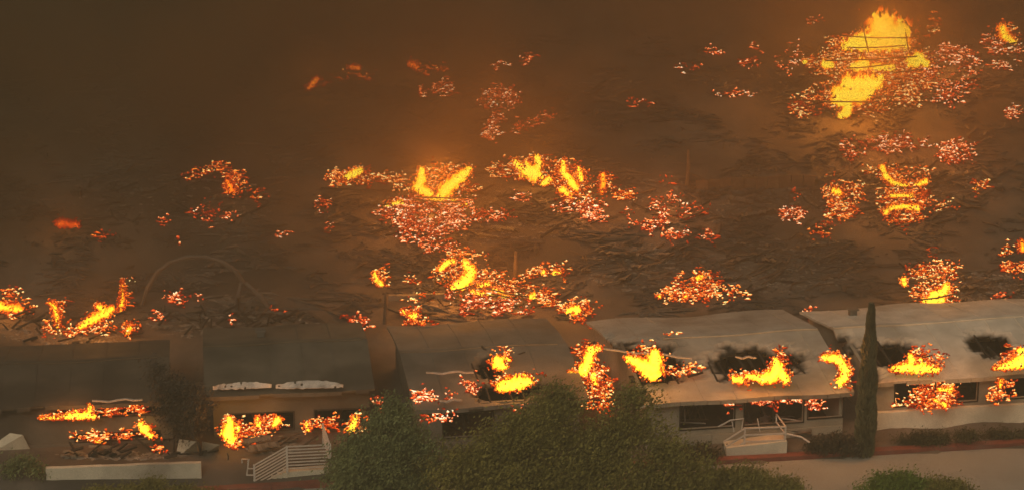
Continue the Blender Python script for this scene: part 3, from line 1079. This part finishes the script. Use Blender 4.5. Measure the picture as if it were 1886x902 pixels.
fire('glowing arch of embers high in the centre', (912, 195), [], [(912, 178, 28, 7, 60), (888, 196, 9, 7, 22), (935, 192, 13, 8, 26), (912, 130, 6, 3, 6)], ehot=.9)
fire('slanting glowing log under the glowing arch', (900, 250), [], [(905, 232, 7, 10, 26, -1.2), (895, 252, 8, 9, 24), (914, 212, 6, 4, 8)], ehot=.9)
fire('thin wavy line of embers right of the glowing log', (970, 240), [], [(950, 242, 12, 2, 9, -.5), (975, 234, 14, 3, 10), (996, 222, 8, 7, 8), (965, 118, 8, 10, 8), (1165, 196, 14, 4, 7)], ehot=.7, light=0)
# front row
fire('round yellow flame on the brown roof left of the large tree top', (922, 682), [[(916, 660, 8), (918, 670, 10), (926, 673, 9)], [(930, 658, 4), (938, 662, 3)]], [(924, 660, 18, 9, 16)], z=2.45, light=.7)
fire('long oval yellow fire burning on the eave above the big tree', (945, 722), [[(922, 712, 9), (940, 706, 13), (958, 702, 12), (974, 702, 8)]], [(915, 712, 12, 8, 20), (975, 700, 12, 8, 14)], z=2.25, light=1.2)
fire('strips of embers along the eave left of the oval yellow fire', (850, 718), [], [(852, 714, 8, 7, 20), (870, 724, 12, 3, 10), (778, 738, 22, 3, 30), (830, 736, 10, 1.5, 5), (800, 778, 34, 2, 16), (690, 745, 7, 5, 6), (948, 762, 5, 3, 3)], z=2.2, light=.3)
fire('ragged column of flames and embers in the gap above the big tree', (1085, 745),
     [[(1088, 642, 7), (1086, 655, 9), (1082, 668, 9), (1074, 682, 10)], [(1103, 640, 5), (1095, 643, 5)], [(1050, 684, 3), (1062, 688, 4)], [(1092, 690, 6), (1096, 705, 4)]],
     [(1090, 700, 22, 14, 70), (1092, 722, 24, 16, 60), (1080, 745, 16, 8, 20), (1108, 750, 9, 12, 20), (1066, 650, 14, 10, 20)], z=1.2, light=1.1)
fire('large yellow fire burning through the left part of the grey roof', (1205, 708),
     [[(1158, 660, 7), (1172, 665, 9), (1186, 672, 12), (1204, 676, 15), (1208, 688, 12)], [(1206, 650, 8), (1206, 662, 13)], [(1190, 684, 9), (1200, 692, 9)]],
     [(1222, 632, 5, 4, 6), (1180, 652, 16, 5, 14), (1250, 690, 34, 7, 26)], z=2.6, light=1.5)
fire('yellow fire with a low left arm on the right part of the grey roof', (1415, 712),
     [[(1428, 662, 5), (1432, 676, 10), (1424, 690, 13), (1405, 697, 9)], [(1440, 688, 9), (1448, 700, 7)], [(1352, 697, 6), (1365, 698, 7)], [(1375, 692, 5), (1400, 694, 7)]],
     [(1380, 702, 40, 5, 40), (1430, 662, 13, 7, 20)], z=2.45, light=1.4)
fire('row of pink embers inside the wall of the grey roofed home above the porch steps', (1415, 755), [],
     [(1342, 748, 16, 8, 26), (1402, 742, 22, 7, 50), (1455, 738, 22, 7, 36), (1490, 748, 12, 8, 26, .6)], z=1.62, light=.5)
fire('curling flame shaped like a seven left of the tall cypress', (1545, 722),
     [[(1518, 658, 6), (1538, 658, 8), (1548, 664, 7), (1558, 680, 7), (1554, 695, 8), (1545, 704, 7)]], [(1512, 660, 16, 6, 24), (1550, 712, 8, 6, 14)], z=2.1, light=.9)
fire('low wide yellow fire through the tan roof right of the cypress', (1682, 688),
     [[(1645, 679, 5), (1665, 676, 8), (1690, 676, 9), (1715, 678, 7), (1728, 680, 4)], [(1676, 655, 5), (1680, 664, 7)], [(1695, 662, 4)]],
     [(1690, 662, 30, 8, 30), (1728, 664, 5, 10, 8)], z=2.5, light=1.1)
fire('rising yellow fire through the tan roof at the right edge', (1865, 684),
     [[(1832, 677, 3), (1850, 673, 6), (1868, 668, 9), (1884, 662, 13)], [(1880, 645, 7)]], [(1860, 662, 20, 10, 20)], z=2.5, light=1.0)
fire('window of the tan roofed home filled with burning slats and embers', (1710, 762),
     [[(1730, 716, 4), (1752, 716, 5)], [(1722, 736, 3), (1740, 745, 5)]], [(1712, 722, 46, 7, 60), (1712, 745, 46, 12, 110), (1650, 748, 10, 3, 6)], z=1.15, light=.6, hot=.9)
fire('small flame and embers at the wall below the right edge roof fire', (1840, 735), [[(1843, 700, 4), (1842, 712, 3)]], [(1855, 712, 26, 4, 14), (1832, 735, 16, 6, 20)], z=1.4, hot=.7, light=.4)
fire('long low strip of yellow fire in the upper window band at far left', (165, 772),
     [[(75, 769, 2), (110, 767, 4), (135, 764, 6), (160, 763, 7), (172, 766, 5)], [(166, 748, 4), (166, 757, 4)], [(140, 755, 3)]],
     [(120, 756, 50, 6, 30), (200, 765, 24, 4, 24), (245, 755, 16, 8, 34)], z=1.6, light=1.0)
fire('thin broken line of embers in the lower window band at far left', (180, 812), [[(170, 810, 2.5), (190, 812, 3)]], [(170, 810, 50, 3, 40), (228, 805, 16, 4, 16)], z=.7, light=.4, hot=.75)
fire('slanting oval yellow flame at the right corner of the far left home', (270, 812), [[(259, 780, 6), (267, 789, 8), (277, 801, 6)]], [(282, 785, 6, 8, 8), (283, 830, 3, 10, 5)], z=.7, light=.6)
fire('tall yellow flame at the left end of the wall under the white eave strips', (425, 822),
     [[(422, 768, 4), (424, 780, 8), (420, 795, 12), (425, 806, 9), (426, 814, 5)], [(438, 788, 6)]], [(455, 798, 24, 10, 50), (428, 822, 12, 5, 14), (470, 802, 24, 8, 30)], z=.5, light=.9)
fire('pair of small yellow flames right of the tall wall flame', (500, 795), [[(476, 770, 4), (476, 782, 5)], [(512, 772, 7), (505, 780, 5)]], [(495, 788, 24, 5, 30)], z=.75, light=.5)
fire('small flame over the landing rails left of the big tree', (568, 800), [[(566, 780, 4), (567, 790, 4)]], [(595, 787, 26, 5, 30), (566, 790, 8, 5, 8)], z=.72, light=.3)
fire('upright yellow flame at the right end beside the green tree', (650, 802), [[(655, 768, 4), (652, 780, 6), (648, 790, 7)], [(642, 792, 4)]], [(650, 790, 12, 10, 24), (653, 750, 2, 3, 2)], z=.6, light=.6)

# ------------------------------------------------------------------ rubble of the burned rows behind
def rubble(label, px, py, rx, ry, n, m, extra=0, cat='rubble', sheet=6):
    B0 = Gd(px, py)
    rt = thing('collapsed_home', B0, label, cat, 'collapsed burned homes behind the front row')
    rnd = random.Random(px * 7 + py)
    mb = MB()
    boards(mb, px, py, rx, ry, int(n * .55), None, rnd, .25, 1.0, .08)
    mb.v = [tuple(Vector(q) - B0) for q in mb.v]
    mb.build('fallen_framing', m, rt)['kind'] = 'stuff'
    mb = MB()
    for _ in range(sheet):
        a, r = rnd.uniform(0, 6.28), math.sqrt(rnd.random())
        p = Gd(px + rx * r * math.cos(a), py + ry * r * math.sin(a)) - B0
        w_, d_ = rnd.uniform(.4, 1.4), rnd.uniform(.08, .35)
        ang = rnd.gauss(.1, .3)
        R_ = Matrix.Rotation(ang, 3, 'Z') @ Matrix.Rotation(rnd.uniform(-.3, .4), 3, 'X') @ Matrix.Rotation(rnd.uniform(-.15, .15), 3, 'Y')
        vs, fs = [], []
        n_ = 8
        for j in range(2):
            for i in range(n_ + 1):
                q = R_ @ Vector((w_ * (i / n_ - .5), d_ * (j - .5) * (1 + .2 * rnd.uniform(-1, 1)), .03 * (i % 2) + .1 * mnoise.noise(Vector((i, j, w_)))))
                vs.append(p + q + Vector((0, 0, .22)))
        k0 = len(vs)
        vs += [v + Vector((0, 0, -.015)) for v in vs]
        for i in range(n_):
            fs.append((i, i + 1, n_ + 2 + i, n_ + 1 + i))
            fs.append((k0 + n_ + 1 + i, k0 + n_ + 2 + i, k0 + i + 1, k0 + i))
        mb.add(vs, fs)
    if mb.v:
        mb.build('sheet_metal', M_SHEET, rt)['kind'] = 'stuff'
    # chunks of plaster, brick and slag
    ms = []
    for _ in range(int(n * 7)):
        a, r = rnd.uniform(0, 6.28), math.sqrt(rnd.random())
        p = Gd(px + rx * r * math.cos(a), py + ry * r * math.sin(a)) - B0
        s = rnd.choice([.03, .05, .07, .11])
        ms.append(trs(p, s * rnd.uniform(.8, 2), s, s * rnd.uniform(.4, .9), rnd.uniform(0, 6)))
    v, f = instances(*EMBER, ms)
    o = mesh_obj('broken_chunks', v, f, mat('ashen_chunks', (.20, .17, .135), var=.5, scale=2), rt)
    o['kind'] = 'stuff'
    return rt


rubble('grey heap of fallen framing and sheets in the dark right centre', 1440, 490, 150, 50, 110, M_WOOD, sheet=13)
rubble('low grey debris field left of the steep ember pile', 1160, 490, 90, 45, 60, M_WOOD, sheet=12)
rubble('grey bent sheets and rubble at the right edge above the tan roof', 1820, 535, 70, 36, 50, M_WOOD, sheet=13)
rubble('charred framing around the hook shaped flame', 880, 545, 130, 30, 60, M_CHAR, sheet=6)
rubble('charred heap behind the dark roof at left', 430, 600, 160, 26, 60, M_CHAR, sheet=8)
rubble('burned framing under the orange flames at left', 130, 610, 130, 26, 50, M_CHAR, sheet=4)
rubble('charred ruins around the centre ember mound', 860, 400, 240, 50, 110, M_CHAR, sheet=8)
rubble('charred ruins around the right hand ember field', 1650, 350, 200, 60, 100, M_CHAR, sheet=8)
rubble('charred ruins inside the top right fire', 1620, 140, 200, 80, 110, M_CHAR, sheet=6)
rubble('dim ruins between the centre and right ember fields', 1330, 370, 170, 40, 70, M_WOOD, sheet=10)
rubble('dim ruins in the smoke at upper left', 330, 370, 200, 50, 60, M_CHAR, sheet=6)
rubble('faint ruins in the smoke high in the centre', 850, 190, 260, 60, 70, M_CHAR, sheet=6)
rubble('burned debris along the foot of the grey roofed home', 1430, 790, 90, 14, 40, M_WOOD, sheet=8)
rubble('burned debris along the foot of the far left home', 220, 838, 120, 8, 40, M_CHAR, sheet=4)
rubble('broken boards between the left ramp and the wall flames', 500, 822, 60, 12, 26, M_WOOD, sheet=5)

ms = []
while len(ms) < 13000:
    px, py = random.uniform(-60, 1950), 60 + 530 * random.random() ** .8
    if mnoise.noise(Vector((px * .012, py * .022, 5))) + .5 * mnoise.noise(Vector((px * .05, py * .09, 9))) < random.uniform(-.05, .35):
        continue
    p = Gd(px, py)
    q = random.choice([.025, .035, .05, .07, .1, .14])
    L = random.uniform(.8, 5) if random.random() < .8 else random.uniform(5, 11)
    ms.append(trs(p + Vector((0, 0, .04)), q * L, q, q * random.uniform(.35, 1.1), random.gauss(.1, .8), random.gauss(0, .5)))
v, f = instances(*EMBER, ms)
v = v + RNG.normal(0, .016, v.shape)
tag(mesh_obj('wreckage', v, f, mat('burned_wreckage', (.075, .062, .05), var=.7, scale=.5, stain=(.20, .17, .135), stain_amt=.7)),
    'burned wreckage strewn over the whole hill', kind='stuff')

# long low pale walls on the hill
for a, b, h, lab in [((1282, 352), (1500, 345), .45, 'long dim pale terrace wall left of the right hand ember field'),
                     ((716, 552), (845, 548), .12, 'fallen pale beam running left from the hook shaped flame')]:
    A_, B_ = Gd(*a), Gd(*b)
    mb = MB()
    n = 10
    for i in range(n):
        p, q = A_.lerp(B_, i / n), A_.lerp(B_, (i + .97) / n)
        p.z, q.z = height(p.x, p.y) + h / 2, height(q.x, q.y) + h / 2
        mb.bar(p, q, .2, h + .2)
    tag(mb.build('low_wall' if h > .4 else 'fallen_beam', M_WOOD if h > .4 else M_SHEET), lab, 'wall' if h > .4 else 'beam')

# upright posts left among the ruins
for x, y, top, lab in [(708, 596, 540, 'dim upright post left standing by the fallen pale beam'),
                       (947, 520, 462, 'faint post standing behind the burning beam'), (1265, 345, 275, 'dim burned pole high in the dark centre right')]:
    p = Gd(x, y)
    q = V(x + 3, top, p.y)
    mb = MB()
    mb.tube([p - Vector((0, 0, .1)), p.lerp(q, .5) + Vector((.02, 0, 0)), q], [.09, .08, .06])
    tag(mb.build('burned_post', M_WOOD), lab, 'post', 'posts standing in the ruins')

# the dim arch and its leaning legs
p0 = Gd(290, 560)
t = thing('bent_frame', p0, 'dim bent arch frame with leaning legs in the smoke at left', 'frame')
ar = [(272, 530), (290, 500), (315, 482), (345, 473), (380, 473), (410, 482), (435, 500), (448, 520)]
mb = MB()
mb.tube([V(x, y, p0.y + (i - 3) * .1) - p0 for i, (x, y) in enumerate(ar)], .10)
mb.build('arch', mat('ashen_pipe', (.13, .11, .09), var=.2, scale=2), t)
for a in ([(444, 520), (436, 555), (424, 594)], [(452, 520), (480, 545), (500, 575)], [(272, 528), (262, 560), (262, 590)]):
    mb = MB()
    mb.tube([V(x, y, p0.y + .2 - i * .3) - p0 for i, (x, y) in enumerate(a)], .09)
    mb.build('leg', mat('ashen_pipe', (.3, .26, .21)), t)

# pale loose sheets at the lower left corner
for k, (pts, lab) in enumerate([([(-30, 790), (42, 800), (60, 836), (-30, 842)], 'pale fallen wall sheet at the lower left corner'),
                                ([(330, 808), (362, 812), (366, 838), (322, 846)], 'pale slab beside the leaning dark shrub'),
                                ([(372, 812), (404, 818), (402, 832), (372, 838)], 'small pale wall scrap between shrub and tall flame')]):
    zz = [1.1, 1.1, .25, .25]
    top = [P(x, y, z) for (x, y), z in zip(pts, zz)]
    vs = top + [v + Vector((0, .08, -.06)) for v in top]
    o = mesh_obj('wall_sheet', vs, [(3, 2, 1, 0), (4, 5, 6, 7), (0, 1, 5, 4), (1, 2, 6, 5), (2, 3, 7, 6), (3, 0, 4, 7)], M_CONC)
    tag(o, lab, 'wall sheet')


# ------------------------------------------------------------------ plants
def leaves(centres, n_per, spread, size, m, parent, name='crown', flat=.75):
    vs, fs = [], []
    k = 0
    for c_, s in centres:
        for _ in range(int(n_per * s)):
            d = Vector((random.gauss(0, 1), random.gauss(0, 1), random.gauss(0, flat))) * spread * s * .6
            p = Vector(c_) + d
            a = Vector((random.gauss(0, 1), random.gauss(0, 1), random.gauss(0, 1))).normalized()
            b = a.orthogonal().normalized()
            L = size * random.uniform(.6, 1.4)
            q = a.cross(b)
            vs += [p - b * L, p + q * L * .45, p + b * L, p - q * L * .45]
            fs.append((k, k + 1, k + 2, k + 3))
            k += 4
    return mesh_obj(name, vs, fs, m, parent)


def crown_points(ells, Y, n, z_low=0.2):
    """ells in pixels (cx,cy,rx,ry) seen at distance Y; returns clump centres in a real volume"""
    pts = []
    tot = sum(e[2] * e[3] for e in ells)
    for (cx, cy, rx, ry) in ells:
        c_ = V(cx, cy, Y)
        s = pxm(c_)
        RX, RZ = rx / s, ry / s
        RY = min(RX, RZ * 1.3)
        for _ in range(int(n * rx * ry / tot)):
            th, ph = random.uniform(0, 6.283), math.acos(random.uniform(-1, 1))
            r = random.uniform(.55, 1.0) ** .6 * (1 + .42 * mnoise.noise(Vector((th * 1.8, ph * 2.4, cx))))
            q = c_ + Vector((RX * math.sin(ph) * math.cos(th), RY * math.sin(ph) * math.sin(th), RZ * math.cos(ph))) * r
            if q.z > z_low:
                pts.append((q, random.uniform(.7, 1.4)))
    return pts


def plant(name, label, cat, base, Y_off, ells, n, n_per, spread, size, m, group=None, trunk=.16, stems=10):
    g = P(*base, 0)
    g.z = height(g.x, g.y)
    t = thing(name, g, label, cat, group)
    pts = crown_points(ells, g.y + Y_off, n, g.z + .1)
    leaves([(q - g, s) for q, s in pts], n_per, spread, size, m, t, 'crown')
    mb = MB()
    hub = Vector((0, 0, .9 if trunk > .1 else .25))
    if trunk:
        mb.tube([(0, 0, -.15), hub * .5 + Vector((.03, .02, 0)), hub], [trunk, trunk * .8, trunk * .7])
    rs = random.sample(pts, min(stems if trunk > .1 else 4, len(pts)))
    for q, s in rs:
        e_ = (q - g) if trunk > .1 else (q - g) * .5
        mb.tube([hub * (1 if trunk else .0) + Vector((0, 0, 0)), hub.lerp(e_, .5) + Vector((0, 0, .15)), e_], [max(.010, trunk * .45), max(.008, trunk * .3), .005], 5)
    mb.build('trunk', M_BARK, t)
    return t


GREEN1 = leafmat('olive_leaf', (.20, .175, .04))
GREEN2 = leafmat('grey_green_leaf', (.17, .19, .07))
GREEN3 = leafmat('brown_green_leaf', (.070, .060, .024))
plant('big_tree', 'big rounded olive green tree in the middle of the bottom edge', 'tree', (1010, 985), 0,
      [(1000, 850, 130, 62), (1015, 762, 44, 46), (985, 800, 60, 36), (1165, 840, 85, 62), (1172, 752, 32, 46), (880, 868, 95, 46), (905, 822, 36, 26), (1250, 875, 60, 42), (1050, 920, 230, 70), (1100, 800, 30, 26)],
      640, 170, .46, .056, GREEN1, 'green trees by the road')
plant('feathery_tree', 'lighter feathery tree at the left flank of the big tree', 'tree', (710, 975), 0,
      [(722, 800, 45, 50), (725, 755, 18, 28), (685, 850, 65, 42), (765, 850, 40, 50), (665, 815, 24, 22), (700, 910, 100, 40)],
      300, 130, .40, .052, GREEN2, 'green trees by the road')
plant('round_bush', 'round dark bush at the bottom edge left of the road surface', 'bush', (1385, 960), 0,
      [(1370, 895, 60, 30), (1430, 910, 55, 26), (1330, 910, 60, 40)], 240, 130, .32, .05, GREEN1, 'bushes along the bottom edge')
plant('round_bush', 'bright green tinged bush on the road at the bottom right', 'bush', (1650, 965), 0,
      [(1652, 906, 50, 30), (1620, 918, 36, 22)], 190, 150, .28, .046, leafmat('fresh_leaf', (.13, .18, .025)), 'bushes along the bottom edge')
plant('round_bush', 'low bush at the bottom right beside the bright green one', 'bush', (1735, 965), 0,
      [(1735, 908, 38, 18), (1760, 914, 34, 18)], 150, 120, .28, .045, GREEN1, 'bushes along the bottom edge')
plant('round_bush', 'flat bush under the low pale wall at the bottom left', 'bush', (280, 940), 0,
      [(290, 912, 80, 16), (210, 916, 60, 14), (360, 916, 50, 10), (282, 893, 14, 8)], 220, 90, .24, .045, GREEN1, 'bushes along the bottom edge', trunk=.05)
plant('garden_plant', 'grey green weedy plants at the lower left corner', 'plant', (40, 900), 0,
      [(40, 868, 34, 26), (80, 880, 18, 22), (15, 890, 30, 20), (100, 890, 20, 12)], 160, 40, .22, .05, GREEN2, trunk=.04)
plant('garden_plant', 'brown shrub at the foot of the pale wall right of the cypress', 'plant', (1722, 822), 0,
      [(1716, 806, 34, 9), (1680, 811, 26, 5), (1780, 802, 26, 5)], 120, 45, .2, .045, GREEN3, trunk=.04)
plant('garden_plant', 'dry plants in front of the wall at the right edge', 'plant', (1850, 812), 0,
      [(1850, 802, 45, 7)], 60, 40, .2, .045, GREEN3, trunk=.03)
plant('garden_plant', 'pale weeds beside the left ramp landing', 'plant', (640, 890), 0,
      [(635, 862, 26, 24), (620, 885, 26, 14)], 90, 45, .2, .05, GREEN2, trunk=.03)
plant('garden_plant', 'scruffy brown bush left of the right hand landing', 'plant', (1300, 850), 0,
      [(1290, 838, 34, 16), (1270, 845, 30, 16)], 100, 50, .22, .05, GREEN3, trunk=.04)
plant('garden_plant', 'dark scorched bush between the porch and the cypress', 'plant', (1540, 838), 0,
      [(1540, 818, 40, 14), (1505, 824, 20, 10), (1572, 826, 22, 10)], 110, 45, .24, .05, leafmat('scorched_leaf', (.05, .042, .026)), trunk=.05)
plant('scraggly_bush', 'small dry bush at the foot of the wall under the tall wall flame', 'plant', (420, 870), 0,
      [(412, 858, 36, 18), (440, 868, 20, 12)], 100, 40, .2, .045, leafmat('scorched_leaf', (.05, .042, .026)), trunk=.03)

# leaning burned shrub on the path, wide crown on a thin stem
g = P(370, 862, 0)
g.z = height(g.x, g.y)
t = thing('charred_shrub', g, 'dark scorched wide crowned shrub on a thin bent stem between the two left homes', 'shrub')
pts = crown_points([(335, 745, 44, 38), (348, 780, 28, 26), (308, 712, 20, 22), (288, 685, 12, 14)], g.y + .6, 130, .3)
leaves([(q - g, s) for q, s in pts], 55, .3, .06, leafmat('burned_leaf', (.055, .046, .034)), t)
mb = MB()
hub = V(357, 806, g.y) - g
mb.tube([(0, 0, -.1), V(370, 835, g.y) - g, V(366, 815, g.y) - g, hub], [.07, .06, .05, .045])
for q, s in random.sample(pts, 12):
    mb.tube([hub, hub.lerp(q - g, .5) + Vector((0, 0, .1)), q - g], [.035, .02, .01], 5)
mb.build('trunk', M_CHAR, t)

# cypress
g = P(1592, 838, 0)
g.z = height(g.x, g.y)
t = thing('cypress', g, 'tall narrow dark cypress standing by the curb in front of the tan roof', 'tree', 'green trees by the road')
top = V(1605, 568, g.y) - g
H = top.z
vs, fs, k = [], [], 0
for _ in range(15000):
    u = random.random() ** .85
    R_ = (.40 * (1 - u) ** .55 * (.75 + .25 * math.sin(u * 3.1)) + .04) * (1 + .18 * mnoise.noise(Vector((u * 9, 1, 2))))
    a = random.uniform(0, 6.283)
    rr_ = R_ * math.sqrt(random.uniform(.35, 1)) * (1 + .2 * mnoise.noise(Vector((math.cos(a) * 2, math.sin(a) * 2, u * 14))))
    ax = Vector((top.x * u, 0, H * u + .12))
    p = ax + Vector((math.cos(a) * rr_, math.sin(a) * rr_, 0))
    d = Vector((math.cos(a) * .35, math.sin(a) * .35, 1)).normalized()
    b = d.cross(Vector((random.gauss(0, 1), random.gauss(0, 1), random.gauss(0, .2)))).normalized()
    L = random.uniform(.07, .17)
    vs += [p - d * L, p + b * L * .22, p + d * L, p - b * L * .22]
    fs.append((k, k + 1, k + 2, k + 3))
    k += 4
mesh_obj('crown', vs, fs, leafmat('cypress_leaf', (.13, .12, .06)), t)
mb = MB()
mb.tube([(0, 0, -.2), (top.x * .5, 0, H * .5), (top.x * .97, 0, H * .97)], [.13, .08, .02])
mb.build('trunk', M_BARK, t)
mb = MB()
q = top * .98
mb.tube([q, q + Vector((-.12, 0, .35))], [.012, .006], 5)
mb.tube([q - Vector((0, 0, .1)), q + Vector((.10, 0, .22))], [.012, .006], 5)
mb.build('bare_twig', M_BARK, t)

# ------------------------------------------------------------------ air: even haze, and the smoke bank over the burning hill
def box_obj(name, x0, x1, y0, y1, z0, z1, m):
    mb = MB()
    mb.box(x0, x1, y0, y1, z0, z1)
    return tag(mb.build(name, m), kind='stuff')


m = bpy.data.materials.new('haze_air')
m.use_nodes = True
n, l = m.node_tree.nodes, m.node_tree.links
n.clear()
o = n.new('ShaderNodeOutputMaterial')
pv = n.new('ShaderNodeVolumePrincipled')
pv.inputs['Color'].default_value = (.42, .375, .25, 1)
pv.inputs['Density'].default_value = .0042
pv.inputs['Anisotropy'].default_value = .1
l.new(pv.outputs[0], o.inputs['Volume'])
box_obj('haze', -3600, 3600, -2400, 6000, -900, 90, m)

m = bpy.data.materials.new('smoke_air')
m.use_nodes = True
n, l = m.node_tree.nodes, m.node_tree.links
n.clear()
o = n.new('ShaderNodeOutputMaterial')
pv = n.new('ShaderNodeVolumePrincipled')
pv.inputs['Color'].default_value = (.295, .195, .075, 1)
pv.inputs['Anisotropy'].default_value = .15
tc = n.new('ShaderNodeTexCoord')
sx = n.new('ShaderNodeSeparateXYZ')
l.new(tc.outputs['Object'], sx.inputs[0])
no = n.new('ShaderNodeTexNoise')
no.inputs['Scale'].default_value = .11
no.inputs['Detail'].default_value = 3
no.inputs['Distortion'].default_value = .6
l.new(tc.outputs['Object'], no.inputs['Vector'])


def mr(src, a, b, c, d, smooth=True):
    r = n.new('ShaderNodeMapRange')
    r.interpolation_type = 'SMOOTHSTEP' if smooth else 'LINEAR'
    r.inputs['From Min'].default_value, r.inputs['From Max'].default_value = a, b
    r.inputs['To Min'].default_value, r.inputs['To Max'].default_value = c, d
    l.new(src, r.inputs['Value'])
    return r.outputs['Result']


def mul(a, b):
    r = n.new('ShaderNodeMath')
    r.operation = 'MULTIPLY'
    for i, q in enumerate((a, b)):
        if isinstance(q, float):
            r.inputs[i].default_value = q
        else:
            l.new(q, r.inputs[i])
    return r.outputs[0]


d = mul(mr(sx.outputs['Y'], 84, 118, 0.0, 1.0), mr(no.outputs['Fac'], .38, .64, .05, 2.4))
d = mul(d, mr(sx.outputs['X'], -22, 10, 2.2, .9))
d = mul(d, .036)
l.new(d, pv.inputs['Density'])
l.new(pv.outputs[0], o.inputs['Volume'])
box_obj('smoke', -60, 60, 83, 200, -1.5, 34, m)
